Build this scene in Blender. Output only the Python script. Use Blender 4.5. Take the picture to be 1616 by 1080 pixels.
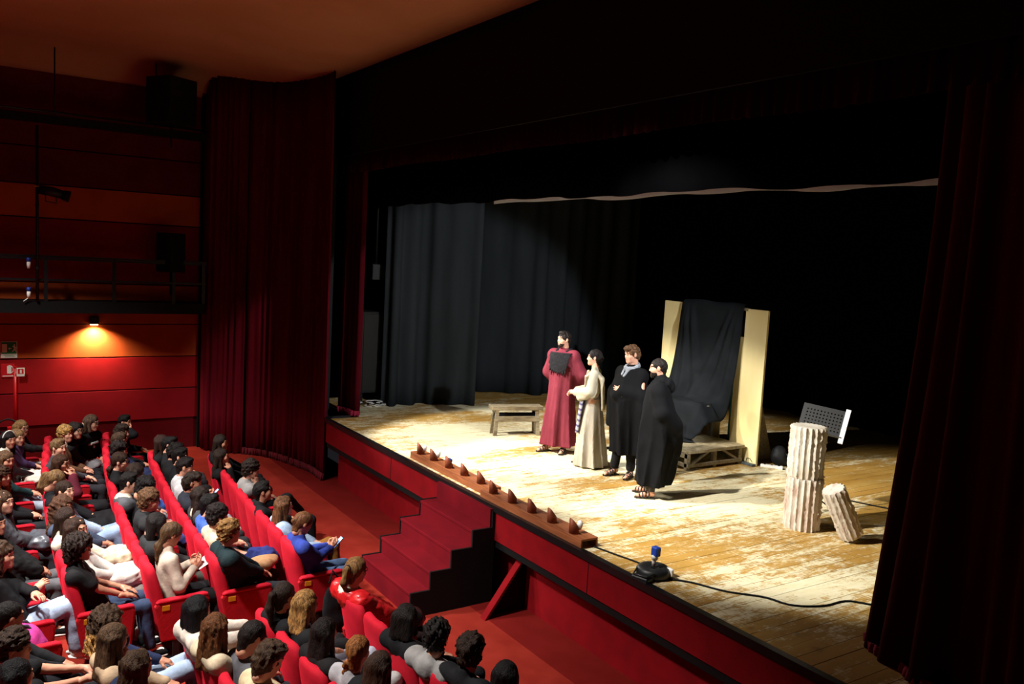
import bpy, math, random
import numpy as np
from mathutils import Vector, Matrix

# ------------------------------------------------------------------ reset
for o in list(bpy.data.objects):
    bpy.data.objects.remove(o, do_unlink=True)
SC = bpy.context.scene
COL = SC.collection
rnd = random.Random(7)
PI = math.pi

# ------------------------------------------------------------------ camera
# stage deck is z = 0, house floor z = -1.15, X runs along the proscenium, Y goes upstage
cd = bpy.data.cameras.new('camera')
cam = bpy.data.objects.new('camera', cd); COL.objects.link(cam)
cd.sensor_width = 36.0; cd.lens = 29.571; cd.clip_end = 200; cd.clip_start = 0.05
RC = np.array([[0.5481087, 0.11361707, -0.82865434],
               [0.83466402, -0.01037107, 0.55066179],
               [0.05397054, -0.99347048, -0.10051655]])
m = Matrix.Identity(4)
for i in range(3):
    m[i][0] = RC[i][0]; m[i][1] = -RC[i][1]; m[i][2] = -RC[i][2]
m[0][3], m[1][3], m[2][3] = 0.0, 0.0, 2.92
cam.matrix_world = m
SC.camera = cam

# ------------------------------------------------------------------ world, exposure, lights
w = bpy.data.worlds.new('world'); SC.world = w; w.use_nodes = True
w.node_tree.nodes['Background'].inputs[0].default_value = (0.010, 0.010, 0.012, 1)
w.node_tree.nodes['Background'].inputs[1].default_value = 1.0
SC.view_settings.view_transform = 'Standard'
SC.view_settings.look = 'None'
SC.view_settings.exposure = 0.0
SC.view_settings.gamma = 1.0
SC.view_settings.use_curve_mapping = False


def spot(name, loc, target, power, angle, blend=0.3, size=0.12, color=(1, 1, 1)):
    l = bpy.data.lights.new(name, 'SPOT')
    l.energy = power; l.spot_size = math.radians(angle); l.spot_blend = blend
    l.shadow_soft_size = size; l.color = color
    o = bpy.data.objects.new(name, l); COL.objects.link(o)
    o.location = loc
    d = Vector(target) - Vector(loc)
    o.rotation_euler = d.to_track_quat('-Z', 'Y').to_euler()
    return o


# profile spots in the ceiling slot over the stalls; the black border cuts their beams upstage
WARM = (1.0, 0.965, 0.89)
spot('stage_spot', (-12.0, 1.8, 5.7), (-11.0, 8.0, 0.0), 4000, 36, 0.35, 0.08, WARM)
spot('stage_spot', (-9.6, 1.8, 5.7), (-9.0, 8.0, 0.0), 3800, 36, 0.35, 0.08, WARM)
spot('stage_spot', (-7.2, 1.8, 5.7), (-5.9, 8.6, 0.0), 4800, 40, 0.6, 0.08, WARM)
spot('stage_spot', (-13.0, -3.0, 5.6), (-8.6, 7.6, 0.2), 2300, 30, 0.6, 0.12, WARM)  # added frontal fill to brighten the actors, set back from the slot spots
# side lights on the proscenium booms
spot('side_light', (-3.0, 7.4, 4.5), (-12.0, 8.0, 1.0), 2300, 40, 0.30, 0.08, (0.92, 0.96, 1.0))
spot('side_light', (-13.9, 6.5, 3.5), (-8.2, 7.6, 0.2), 800, 45, 0.5, 0.08, WARM)
# house lights in the auditorium ceiling; the last entry is an added front fill
for hx, hy, tx, ty, hp, ha in ((-10.2, -0.8, -10.3, 1.2, 3700, 74), (-7.0, -0.8, -7.0, 1.2, 3800, 76), (-13.4, -1.2, -15.0, 1.2, 1500, 62), (-10.5, -4.5, -10.5, 4.4, 900, 46)):
    spot('house_light', (hx, hy, 5.75), (tx, ty, -1.1), hp, ha, 0.7, 0.25, (1.0, 0.95, 0.90))


# ------------------------------------------------------------------ materials
def lin(c):
    if isinstance(c, str):
        c = tuple(int(c[i:i + 2], 16) / 255 for i in (0, 2, 4))
    return tuple(x / 12.92 if x <= 0.04045 else ((x + 0.055) / 1.055) ** 2.4 for x in c) + (1,)


MATS = {}


def mat(name, c, rough=0.7, c2=None, scale=8.0, stretch=(1, 1, 1), bump=0.0, bscale=60.0, metal=0.0,
        sheen=0.0, spec=0.3, detail=4.0, coords='Object', emit=None, trans=0.0, coat=0.0, contrast=(0.35, 0.65)):
    if name in MATS:
        return MATS[name]
    mt = bpy.data.materials.new(name); mt.use_nodes = True
    nt = mt.node_tree; N = nt.nodes; Lk = nt.links
    b = N['Principled BSDF']
    b.inputs['Roughness'].default_value = rough
    b.inputs['Metallic'].default_value = metal
    b.inputs['Specular IOR Level'].default_value = spec
    b.inputs['Base Color'].default_value = lin(c)
    if sheen:
        b.inputs['Sheen Weight'].default_value = sheen
        b.inputs['Sheen Roughness'].default_value = 0.4
        b.inputs['Sheen Tint'].default_value = lin(c)
    if coat:
        b.inputs['Coat Weight'].default_value = coat
    if trans:
        b.inputs['Transmission Weight'].default_value = trans
    tc = N.new('ShaderNodeTexCoord')
    mp = N.new('ShaderNodeMapping'); mp.inputs['Scale'].default_value = stretch
    Lk.new(tc.outputs[coords], mp.inputs[0])
    if c2 is not None:
        nz = N.new('ShaderNodeTexNoise'); nz.inputs['Scale'].default_value = scale; nz.inputs['Detail'].default_value = detail
        Lk.new(mp.outputs[0], nz.inputs['Vector'])
        cr = N.new('ShaderNodeValToRGB')
        cr.color_ramp.elements[0].position = contrast[0]; cr.color_ramp.elements[0].color = lin(c)
        cr.color_ramp.elements[1].position = contrast[1]; cr.color_ramp.elements[1].color = lin(c2)
        Lk.new(nz.outputs['Fac'], cr.inputs[0]); Lk.new(cr.outputs[0], b.inputs['Base Color'])
    if bump:
        nb = N.new('ShaderNodeTexNoise'); nb.inputs['Scale'].default_value = bscale; nb.inputs['Detail'].default_value = 3
        Lk.new(mp.outputs[0], nb.inputs['Vector'])
        bp = N.new('ShaderNodeBump'); bp.inputs['Strength'].default_value = bump; bp.inputs['Distance'].default_value = 0.01
        Lk.new(nb.outputs['Fac'], bp.inputs['Height']); Lk.new(bp.outputs[0], b.inputs['Normal'])
    if emit:
        b.inputs['Emission Color'].default_value = lin(emit[0]); b.inputs['Emission Strength'].default_value = emit[1]
    MATS[name] = mt
    return mt


def shade(c, f):
    c = tuple(int(c[i:i + 2], 16) for i in (0, 2, 4))
    return ''.join('%02x' % max(0, min(255, int(round(x * f)))) for x in c)


def cloth(c, rough=0.85):
    return mat('cloth_' + c, c, rough, shade(c, 0.82), 9, bump=0.25, bscale=45, spec=0.15)


def hairmat(c):
    return mat('hair_' + c, shade(c, 0.5), 0.55, shade(c, 1.02), 9, stretch=(8, 8, 1.5), bump=1.0, bscale=22, spec=0.18, contrast=(0.32, 0.68))


M_velvet = mat('seat_velvet', 'b8182a', 0.8, 'a51425', 5, bump=0.12, bscale=90, sheen=0.5, spec=0.12)
M_seatpan = mat('seat_panel_red', 'a4121c', 0.75, '8e0f18', 6, bump=0.2, bscale=40, spec=0.15)
M_black = mat('black_matte', '0b0b0c', 0.7, spec=0.2)
M_blackm = mat('black_metal', '121213', 0.45, metal=0.2, spec=0.4)
M_brass = mat('brass_plate', 'c98f1e', 0.4, metal=0.3)
M_carpet = mat('red_carpet', '8a2a20', 0.95, '7c2219', 3, bump=0.4, bscale=220, spec=0.05)
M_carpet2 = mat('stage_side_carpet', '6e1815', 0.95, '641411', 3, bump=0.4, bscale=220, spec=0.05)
M_fascia = mat('stage_fascia_red', '7e0a12', 0.85, '6e0910', 4, bump=0.2, bscale=150, spec=0.1)
M_curt = mat('red_velvet_curtain', '600b19', 0.9, '500915', 3, stretch=(1, 1, 0.15), bump=0.15, bscale=80, sheen=0.2, spec=0.06)
M_curtd = mat('dark_red_velvet_curtain', '4a0913', 0.92, '3c0710', 3, stretch=(1, 1, 0.15), bump=0.15, bscale=80, sheen=0.08, spec=0.05)
M_blk_cloth = mat('black_stage_cloth', '2a2e32', 0.95, '24282b', 3, stretch=(1, 1, 0.2), bump=0.15, bscale=60, spec=0.04)
M_blk_back = mat('black_backdrop', '0a0a0c', 0.97, '08080a', 3, spec=0.0)
M_white = mat('white_plastic', 'e8e6e0', 0.5)
M_skin = {}
for nm, c in (('fair', 'd9a288'), ('tan', 'b98066'), ('warm', 'c98f74')):
    M_skin[nm] = mat('skin_' + nm, c, 0.5, shade(c, 0.93), 12, spec=0.35)
M_lip = mat('lips', 'b06c5f', 0.45)
M_eye = mat('eye_dark', '1c1512', 0.2, spec=0.6)


# ------------------------------------------------------------------ mesh helpers
def link(o, parent=None):
    COL.objects.link(o)
    if parent is not None:
        o.parent = parent
    return o


def npmesh(name, V, F, mats, smooth=True, fm=None):
    """V (n,3) float, F list/array of tri or quad index rows"""
    me = bpy.data.meshes.new(name)
    V = np.asarray(V, dtype=np.float32)
    if isinstance(F, np.ndarray) and F.ndim == 2:
        k = F.shape[1]; nf = len(F)
        me.vertices.add(len(V)); me.vertices.foreach_set('co', V.ravel())
        me.loops.add(nf * k); me.loops.foreach_set('vertex_index', F.astype(np.int32).ravel())
        me.polygons.add(nf)
        me.polygons.foreach_set('loop_start', np.arange(0, nf * k, k, dtype=np.int32))
        me.update(calc_edges=True)
    else:
        me.from_pydata([tuple(v) for v in V], [], F); me.update()
    for mm in (mats if isinstance(mats, (list, tuple)) else [mats]):
        me.materials.append(mm)
    if smooth:
        me.polygons.foreach_set('use_smooth', [True] * len(me.polygons))
    if fm is not None:
        me.polygons.foreach_set('material_index', np.asarray(fm, dtype=np.int32))
    return me


class MB:
    def __init__(s):
        s.v = []; s.f = []; s.m = []; s.cur = 0

    def _add(s, vs, fs):
        o = len(s.v); s.v += [tuple(v) for v in vs]
        s.f += [tuple(i + o for i in f) for f in fs]; s.m += [s.cur] * len(fs)
        return s

    def box(s, x0, x1, y0, y1, z0, z1, M=None):
        vs = [Vector((x, y, z)) for z in (z0, z1) for y in (y0, y1) for x in (x0, x1)]
        if M is not None:
            vs = [M @ v for v in vs]
        return s._add(vs, [(0, 2, 3, 1), (4, 5, 7, 6), (0, 1, 5, 4), (2, 6, 7, 3), (0, 4, 6, 2), (1, 3, 7, 5)])

    def rbox(s, x0, x1, y0, y1, z0, z1, r=0.01, M=None):
        """box with all edges chamfered"""
        vs = []; idx = {}
        X = (x0, x1); Y = (y0, y1); Z = (z0, z1); sg = (1, -1)
        for i in (0, 1):
            for j in (0, 1):
                for k in (0, 1):
                    for a in range(3):
                        p = [X[i] + sg[i] * r, Y[j] + sg[j] * r, Z[k] + sg[k] * r]
                        p[a] = (X[i], Y[j], Z[k])[a]
                        idx[i, j, k, a] = len(vs); vs.append(Vector(p))
        fs = []
        for i in (0, 1):
            q = [idx[i, 0, 0, 0], idx[i, 1, 0, 0], idx[i, 1, 1, 0], idx[i, 0, 1, 0]]; fs.append(q[::-1] if i == 0 else q)
            q = [idx[0, i, 0, 1], idx[1, i, 0, 1], idx[1, i, 1, 1], idx[0, i, 1, 1]]; fs.append(q if i == 0 else q[::-1])
            q = [idx[0, 0, i, 2], idx[1, 0, i, 2], idx[1, 1, i, 2], idx[0, 1, i, 2]]; fs.append(q[::-1] if i == 0 else q)
        for i in (0, 1):
            for j in (0, 1):
                q = [idx[i, j, 0, 0], idx[i, j, 0, 1], idx[i, j, 1, 1], idx[i, j, 1, 0]]; fs.append(q if i != j else q[::-1])
                q = [idx[i, 0, j, 0], idx[i, 0, j, 2], idx[i, 1, j, 2], idx[i, 1, j, 0]]; fs.append(q if i == j else q[::-1])
                q = [idx[0, i, j, 1], idx[0, i, j, 2], idx[1, i, j, 2], idx[1, i, j, 1]]; fs.append(q if i != j else q[::-1])
        for i in (0, 1):
            for j in (0, 1):
                for k in (0, 1):
                    q = [idx[i, j, k, a] for a in range(3)]; fs.append(q if (i + j + k) % 2 else q[::-1])
        if M is not None:
            vs = [M @ v for v in vs]
        return s._add(vs, [tuple(f) for f in fs])

    def tube(s, pts, r, n=8, cap=True, closed=False):
        pts = [Vector(p) for p in pts]; L = len(pts); rs = r if isinstance(r, (list, tuple)) else [r] * L
        vs = []; up = Vector((0, 0, 1)); prev = None
        for i, p in enumerate(pts):
            if closed:
                t = pts[(i + 1) % L] - pts[i - 1]
            else:
                t = pts[min(i + 1, L - 1)] - pts[max(i - 1, 0)]
            t.normalize()
            if prev is None:
                a = t.cross(up if abs(t.z) < 0.9 else Vector((1, 0, 0))).normalized()
            else:
                a = (prev - t * prev.dot(t)).normalized()
            prev = a; b = t.cross(a)
            for k in range(n):
                an = 2 * PI * k / n
                vs.append(p + (a * math.cos(an) + b * math.sin(an)) * rs[i])
        fs = []
        for i in range(L if closed else L - 1):
            for k in range(n):
                i2 = (i + 1) % L; k2 = (k + 1) % n
                fs.append((i * n + k, i * n + k2, i2 * n + k2, i2 * n + k))
        if cap and not closed:
            fs.append(tuple(range(n))[::-1]); fs.append(tuple((L - 1) * n + k for k in range(n)))
        return s._add(vs, fs)

    def prism(s, poly, h, axis='x', off=0.0, M=None):
        """polygon in the two other axes, extruded along axis from off to off+h"""
        n = len(poly); vs = []
        for t in (off, off + h):
            for a, b in poly:
                v = {'x': (t, a, b), 'y': (a, t, b), 'z': (a, b, t)}[axis]
                vs.append(Vector(v))
        if M is not None:
            vs = [M @ v for v in vs]
        fs = [tuple(range(n))[::-1], tuple(range(n, 2 * n))] + [(i, (i + 1) % n, n + (i + 1) % n, n + i) for i in range(n)]
        return s._add(vs, fs)

    def lathe(s, prof, n=24, c=(0, 0, 0), M=None, fold=None):
        vs = []
        for r, z in prof:
            for k in range(n):
                a = 2 * PI * k / n; rr = r * (fold(a) if fold else 1)
                v = Vector((c[0] + rr * math.cos(a), c[1] + rr * math.sin(a), c[2] + z))
                vs.append(M @ v if M is not None else v)
        L = len(prof)
        fs = [(i * n + k, i * n + (k + 1) % n, (i + 1) * n + (k + 1) % n, (i + 1) * n + k) for i in range(L - 1) for k in range(n)]
        fs.append(tuple(range(n))[::-1]); fs.append(tuple((L - 1) * n + k for k in range(n)))
        return s._add(vs, fs)

    def loft(s, rings, cap=True):
        n = len(rings[0]); vs = [v for r in rings for v in r]
        fs = [(i * n + k, i * n + (k + 1) % n, (i + 1) * n + (k + 1) % n, (i + 1) * n + k) for i in range(len(rings) - 1) for k in range(n)]
        if cap:
            fs.append(tuple(range(n))[::-1]); fs.append(tuple((len(rings) - 1) * n + k for k in range(n)))
        return s._add(vs, fs)

    def grid(s, P):
        nu = len(P); nv = len(P[0]); vs = [p for r in P for p in r]
        fs = [(i * nv + j, i * nv + j + 1, (i + 1) * nv + j + 1, (i + 1) * nv + j) for i in range(nu - 1) for j in range(nv - 1)]
        return s._add(vs, fs)

    def mesh(s, name, mats, smooth=False):
        me = bpy.data.meshes.new(name); me.from_pydata(s.v, [], s.f)
        for mm in (mats if isinstance(mats, (list, tuple)) else [mats]):
            me.materials.append(mm)
        me.polygons.foreach_set('material_index', s.m)
        if smooth:
            me.polygons.foreach_set('use_smooth', [True] * len(me.polygons))
        me.update(); return me

    def build(s, name, mats, parent=None, smooth=False):
        return link(bpy.data.objects.new(name, s.mesh(name, mats, smooth)), parent)


def smooth_angle(o, deg=40):
    me = o.data
    me.polygons.foreach_set('use_smooth', [True] * len(me.polygons))
    try:
        me.set_sharp_from_angle(angle=math.radians(deg))
    except Exception:
        pass
    return o


def tag(o, label, cat, group=None):
    o['label'] = label; o['category'] = cat
    if group:
        o['group'] = group
    return o


def struct(o, label=None):
    o['kind'] = 'structure'
    if label:
        o['label'] = label
    return o


def thing(name, label, cat, loc=(0, 0, 0), rz=0.0, group=None):
    o = bpy.data.objects.new(name, None); o.empty_display_size = 0.1
    COL.objects.link(o); o.location = loc; o.rotation_euler = (0, 0, rz)
    return tag(o, label, cat, group)


def resample(path, ds):
    P = [Vector(p) for p in path]; out = [P[0]]
    # Catmull-Rom
    Q = [P[0] * 2 - P[1]] + P + [P[-1] * 2 - P[-2]]
    fine = []
    for i in range(1, len(Q) - 2):
        for k in range(24):
            t = k / 24
            a, b, c, d = Q[i - 1], Q[i], Q[i + 1], Q[i + 2]
            fine.append(0.5 * ((2 * b) + (c - a) * t + (2 * a - 5 * b + 4 * c - d) * t * t + (3 * b - a - 3 * c + d) * t ** 3))
    fine.append(P[-1])
    acc = 0
    for i in range(1, len(fine)):
        seg = fine[i] - fine[i - 1]; l = seg.length; pos = 0
        while l > 1e-9 and acc + (l - pos) >= ds:
            pos += ds - acc; acc = 0
            out.append(fine[i - 1] + seg * (pos / l))
        acc += l - pos
    out.append(P[-1])
    return out


def drape(name, path, z0, z1, mt, wl=0.16, amp=0.05, seed=1, nz=9, ds=0.025, parent=None, flare=0.25, wave=0.0, thick=0.012):
    r = random.Random(seed)
    pts = resample([Vector((p[0], p[1], 0)) for p in path], ds)
    ph = 0; off = []; cur = wl
    for i in range(len(pts)):
        if i % 7 == 0:
            cur = wl * r.uniform(0.65, 1.5)
        ph += 2 * PI * ds / cur; sn = math.sin(ph)
        off.append((math.copysign(abs(sn) ** 0.75, sn), 0.6 + 0.4 * math.sin(ph * 0.23 + seed)))
    P = []
    for i, p in enumerate(pts):
        t = (pts[min(i + 1, len(pts) - 1)] - pts[max(i - 1, 0)]).normalized(); n = Vector((-t.y, t.x, 0))
        col = []
        for k in range(nz + 1):
            v = k / nz; zz = z0 + (z1 - z0) * v
            a = amp * (1 - flare * v) * off[i][1]
            q = p + n * (a * off[i][0] + 0.3 * amp * math.sin(3 * v + i * 0.05 + seed))
            if k == 0:
                zz += wave * math.sin(i * ds * 2.1 + seed) + 0.012 * off[i][0]
            col.append((q.x, q.y, zz))
        P.append(col)
    b = MB().grid(P); o = b.build(name, mt, parent, True)
    sm = o.modifiers.new('thickness', 'SOLIDIFY'); sm.thickness = thick; sm.offset = 0
    return o


# ------------------------------------------------------------------ signed-distance modelling
def smin(a, b, k):
    h = np.maximum(k - np.abs(a - b), 0) / k
    return np.minimum(a, b) - h * h * k * 0.25


def smax(a, b, k):
    return -smin(-a, -b, k)


def pnoise(X, Y, Z, f, seed=0):
    r = np.random.RandomState(seed); s = 0
    for q in range(5):
        k = r.normal(size=3); k = k / np.linalg.norm(k) * f * (0.7 + 0.25 * q); p = r.uniform(0, 6.28, 2)
        k2 = r.normal(size=3); k2 = k2 / np.linalg.norm(k2) * f * (0.6 + 0.2 * q)
        s = s + np.sin(X * k[0] + Y * k[1] + Z * k[2] + p[0]) * np.sin(X * k2[0] + Y * k2[1] + Z * k2[2] + p[1])
    return s / 2.5


def bbox(pr):
    t = pr[0]
    if t == 'c':
        a, b = np.array(pr[1]), np.array(pr[2]); r = max(pr[3], pr[4]); return np.minimum(a, b) - r, np.maximum(a, b) + r
    if t == 'e':
        c = np.array(pr[1]); r = np.array(pr[2])
        if len(pr) > 4 and pr[4] is not None:
            r = np.full(3, r.max())
        return c - r, c + r
    if t == 'f':
        return np.array(pr[2]), np.array(pr[3])


def sdf(prims, h, noise=None, k=0.04):
    """prims: ('c',a,b,ra,rb[,k]) capsule, ('e',c,r[,k,rot]) ellipsoid, ('f',fn,lo,hi[,k]) field,
    ('-e',c,r[,k]) carve, ('cut',n,d) keep n.p<d.  returns verts, quads"""
    lo = np.full(3, 1e9); hi = -lo
    for p in prims:
        if p[0] in ('c', 'e', 'f'):
            a, b = bbox(p); lo = np.minimum(lo, a); hi = np.maximum(hi, b)
    mg = 0.03 + 2 * h
    lo = lo - mg; hi = hi + mg
    n = np.ceil((hi - lo) / h).astype(int) + 1
    ax = [lo[i] + h * np.arange(n[i]) for i in range(3)]
    G = np.full(n, 0.3, dtype=np.float32)

    def sub(a, b, kk):
        i0 = np.maximum(np.floor((a - kk - 2.5 * h - lo) / h).astype(int), 0)
        i1 = np.minimum(np.ceil((b + kk + 2.5 * h - lo) / h).astype(int) + 1, n)
        sl = tuple(slice(i0[i], i1[i]) for i in range(3))
        X = ax[0][sl[0]][:, None, None]; Y = ax[1][sl[1]][None, :, None]; Z = ax[2][sl[2]][None, None, :]
        return sl, X, Y, Z
    for p in prims:
        t = p[0]
        if t == 'c':
            kk = p[5] if len(p) > 5 else k
            a, b = np.array(p[1], float), np.array(p[2], float)
            sl, X, Y, Z = sub(*bbox(p), kk)
            d = b - a; L = max(d @ d, 1e-9)
            tt = np.clip(((X - a[0]) * d[0] + (Y - a[1]) * d[1] + (Z - a[2]) * d[2]) / L, 0, 1)
            D = np.sqrt((X - a[0] - tt * d[0]) ** 2 + (Y - a[1] - tt * d[1]) ** 2 + (Z - a[2] - tt * d[2]) ** 2) - (p[3] + (p[4] - p[3]) * tt)
            G[sl] = smin(G[sl], D, kk)
        elif t in ('e', '-e'):
            kk = p[3] if len(p) > 3 and p[3] is not None else k
            c = np.array(p[1], float); r = np.array(p[2], float)
            q = ('e',) + tuple(p[1:])
            sl, X, Y, Z = sub(*bbox(q), kk)
            x, y, z = X - c[0], Y - c[1], Z - c[2]
            if len(p) > 4 and p[4] is not None:
                Rm = np.array(p[4])  # columns = local axes
                x, y, z = (x * Rm[0, i] + y * Rm[1, i] + z * Rm[2, i] for i in range(3))
            k0 = np.sqrt((x / r[0]) ** 2 + (y / r[1]) ** 2 + (z / r[2]) ** 2) + 1e-6
            k1 = np.sqrt((x / r[0] ** 2) ** 2 + (y / r[1] ** 2) ** 2 + (z / r[2] ** 2) ** 2) + 1e-6
            D = k0 * (k0 - 1) / k1
            if t == 'e':
                G[sl] = smin(G[sl], D, kk)
            else:
                G[sl] = smax(G[sl], -D, kk)
        elif t == 'f':
            kk = p[4] if len(p) > 4 else k
            sl, X, Y, Z = sub(np.array(p[2], float), np.array(p[3], float), kk)
            G[sl] = smin(G[sl], p[1](X, Y, Z), kk)
        elif t == 'cut':
            nn = p[1]
            D = ax[0][:, None, None] * nn[0] + ax[1][None, :, None] * nn[1] + ax[2][None, None, :] * nn[2] - p[2]
            G = smax(G, D, 0.012)
    if noise is not None:
        G = G + noise(ax[0][:, None, None], ax[1][None, :, None], ax[2][None, None, :])
    G = np.asarray(G, dtype=np.float64)
    G[0], G[-1] = 1, 1; G[:, 0], G[:, -1] = 1, 1; G[:, :, 0], G[:, :, -1] = 1, 1
    return surfnet(G, lo, h)


CORN = np.array([[i, j, l] for i in (0, 1) for j in (0, 1) for l in (0, 1)])
EDG = [(a, b) for a in range(8) for b in range(a + 1, 8) if np.abs(CORN[a] - CORN[b]).sum() == 1]


def surfnet(G, lo, h):
    S = G < 0
    c = S[:-1, :-1, :-1].astype(np.int8)
    tot = np.zeros_like(c)
    for a in CORN:
        tot += S[a[0]:S.shape[0] - 1 + a[0], a[1]:S.shape[1] - 1 + a[1], a[2]:S.shape[2] - 1 + a[2]]
    I = np.argwhere((tot > 0) & (tot < 8))
    gid = np.full(c.shape, -1, dtype=np.int64); gid[I[:, 0], I[:, 1], I[:, 2]] = np.arange(len(I))
    vals = np.stack([G[I[:, 0] + a[0], I[:, 1] + a[1], I[:, 2] + a[2]] for a in CORN], 1)
    acc = np.zeros((len(I), 3)); cnt = np.zeros(len(I))
    for a, b in EDG:
        ga, gb = vals[:, a], vals[:, b]; cr = (ga < 0) != (gb < 0)
        t = np.where(cr, ga / np.where(cr, ga - gb, 1), 0)
        pos = CORN[a][None] + t[:, None] * (CORN[b] - CORN[a])[None]
        acc += np.where(cr[:, None], pos, 0); cnt += cr
    V = (I + acc / cnt[:, None]) * h + lo
    F = []
    for axi in range(3):
        sa = [slice(None)] * 3; sb = [slice(None)] * 3
        sa[axi] = slice(0, -1); sb[axi] = slice(1, None)
        A = S[tuple(sa)]; B = S[tuple(sb)]
        E = np.argwhere(A != B)
        u, v = (axi + 1) % 3, (axi + 2) % 3
        ok = (E[:, u] > 0) & (E[:, v] > 0) & (E[:, u] < S.shape[u] - 1) & (E[:, v] < S.shape[v] - 1)
        E = E[ok]; ins = A[E[:, 0], E[:, 1], E[:, 2]]

        def cell(du, dv):
            Q = E.copy(); Q[:, u] -= du; Q[:, v] -= dv
            return gid[Q[:, 0], Q[:, 1], Q[:, 2]]
        q = np.stack([cell(1, 1), cell(0, 1), cell(0, 0), cell(1, 0)], 1)
        q[~ins] = q[~ins][:, ::-1]
        F.append(q)
    return V, np.concatenate(F)


def merge(parts):
    """parts: (V,F,fm) -> merged"""
    Vs, Fs, Ms = [], [], []; o = 0
    for V, F, fm in parts:
        Vs.append(V); Fs.append(F + o); Ms.append(fm if fm is not None else np.zeros(len(F), int)); o += len(V)
    return np.concatenate(Vs), np.concatenate(Fs), np.concatenate(Ms)


def xf(V, Rm, t, s=1.0):
    return (V * s) @ np.array(Rm).T + np.array(t)


def rotz(a):
    c, s = math.cos(a), math.sin(a); return np.array([[c, -s, 0], [s, c, 0], [0, 0, 1]])


def rotx(a):
    c, s = math.cos(a), math.sin(a); return np.array([[1, 0, 0], [0, c, -s], [0, s, c]])


def roty(a):
    c, s = math.cos(a), math.sin(a); return np.array([[c, 0, s], [0, 1, 0], [-s, 0, c]])


# ------------------------------------------------------------------ head and hand templates
_heads = {}


def head_template(sex, h):
    if (sex, h) in _heads:
        return _heads[sex, h]
    f = sex == 'f'
    P = [('e', (0, -.014, .03), (.073, .092, .083), .02),
         ('e', (0, .022, -.045), (.052 if f else .057, .060, .064), .03),
         ('e', (0, .060, -.09), (.022 if f else .028, .020, .020), .03),
         ('e', (.033, .050, -.022), (.026, .024, .026), .03), ('e', (-.033, .050, -.022), (.026, .024, .026), .03),
         ('c', (-.036, .070, .026), (.036, .070, .026), .013, .013, .015),
         ('-e', (.031, .094, .006), (.019, .016, .013), .012), ('-e', (-.031, .094, .006), (.019, .016, .013), .012),
         ('e', (.030, .069, .006), (.0135, .0135, .012), .004), ('e', (-.030, .069, .006), (.0135, .0135, .012), .004),
         ('c', (0, .078, .014), (0, .092, -.026), .007, .0105, .012),
         ('e', (.010, .084, -.030), (.007, .009, .006), .008), ('e', (-.010, .084, -.030), (.007, .009, .006), .008),
         ('c', (-.019, .074, -.056), (.019, .074, -.056), .0075, .0075, .008),
         ('c', (-.014, .074, -.066), (.014, .074, -.066), .0085, .0085, .006),
         ('e', (.074, -.008, .0), (.010, .019, .031), .008), ('e', (-.074, -.008, .0), (.010, .019, .031), .008),
         ('c', (0, -.022, -.045), (0, -.034, -.105), .047 if f else .054, .046 if f else .054, .03)]
    V, F = sdf(P, h)
    C = V[F].mean(1); fm = np.zeros(len(F), int)
    x, y, z = np.abs(C[:, 0]), C[:, 1], C[:, 2]
    fm[(x < .019) & (y > .070) & (np.abs(z + .061) < .008)] = 1
    fm[((x - .030) ** 2 / .011 ** 2 + (z - .005) ** 2 / .006 ** 2 < 1) & (y > .06)] = 2
    fm[(np.abs(x - .031) < .021) & (np.abs(z - .030 + (x - .03) * .15) < .005) & (y > .05)] = 3
    _heads[sex, h] = (V, F, fm)
    return _heads[sex, h]


_hands = {}


def hand_template(curl, h=0.0062):
    """right hand: wrist at origin, fingers along +Y, palm faces -Z, thumb on -X side"""
    if (curl, h) in _hands:
        return _hands[curl, h]
    P = [('c', (0, -.05, 0), (0, .012, 0), .027, .027, .02),
         ('c', (-.022, .02, 0), (-.026, .075, 0), .0145, .013, .02), ('c', (-.006, .02, .002), (-.008, .080, .002), .0145, .0125, .02),
         ('c', (.010, .02, .002), (.011, .076, .002), .0145, .0125, .02), ('c', (.022, .02, 0), (.027, .068, 0), .013, .0115, .02)]
    for i, (x, y0, L) in enumerate(((-.028, .076, .072), (-.0085, .082, .080), (.011, .078, .074), (.029, .070, .058))):
        p = np.array([x, y0, 0.0]); a = curl * (0.75 + .12 * i); sp = (x + .0) * 1.6
        for s_, fr in ((1, .45), (2, .31), (3, .24)):
            an = a * (0.55 + .75 * (s_ - 1))
            q = p + np.array([sp * fr * .5 * math.cos(an) * .5, math.cos(an) * L * fr, -math.sin(an) * L * fr])
            P.append(('c', tuple(p), tuple(q), .0092 - .0007 * (s_ - 1), .0086 - .0008 * s_ + .0006, .004)); p = q
    p0 = (-.024, .018, -.006); p1 = (-.050, .050, -.016 - curl * .012); p2 = (-.056 + curl * .014, .082, -.024 - curl * .02); p3 = (-.054 + curl * .026, .104, -.030 - curl * .024)
    P += [('c', p0, p1, .0135, .0115, .014), ('c', p1, p2, .011, .0098, .004), ('c', p2, p3, .0098, .0078, .004)]
    V, F = sdf(P, h)
    _hands[curl, h] = (V, F)
    return _hands[curl, h]


def hand_at(wrist, direc, palm, side, curl, h=0.0062):
    """side +1 right / -1 left; palm = direction the palm faces"""
    V, F = hand_template(curl, h)
    y = np.array(direc, float); y /= np.linalg.norm(y)
    z = -np.array(palm, float); z = z - y * (z @ y); z /= np.linalg.norm(z)
    x = np.cross(y, z)
    V2 = V.copy()
    if side < 0:
        V2[:, 0] *= -1; F = F[:, ::-1]
    return xf(V2, np.stack([x, y, z], 1), wrist), F, None


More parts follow.
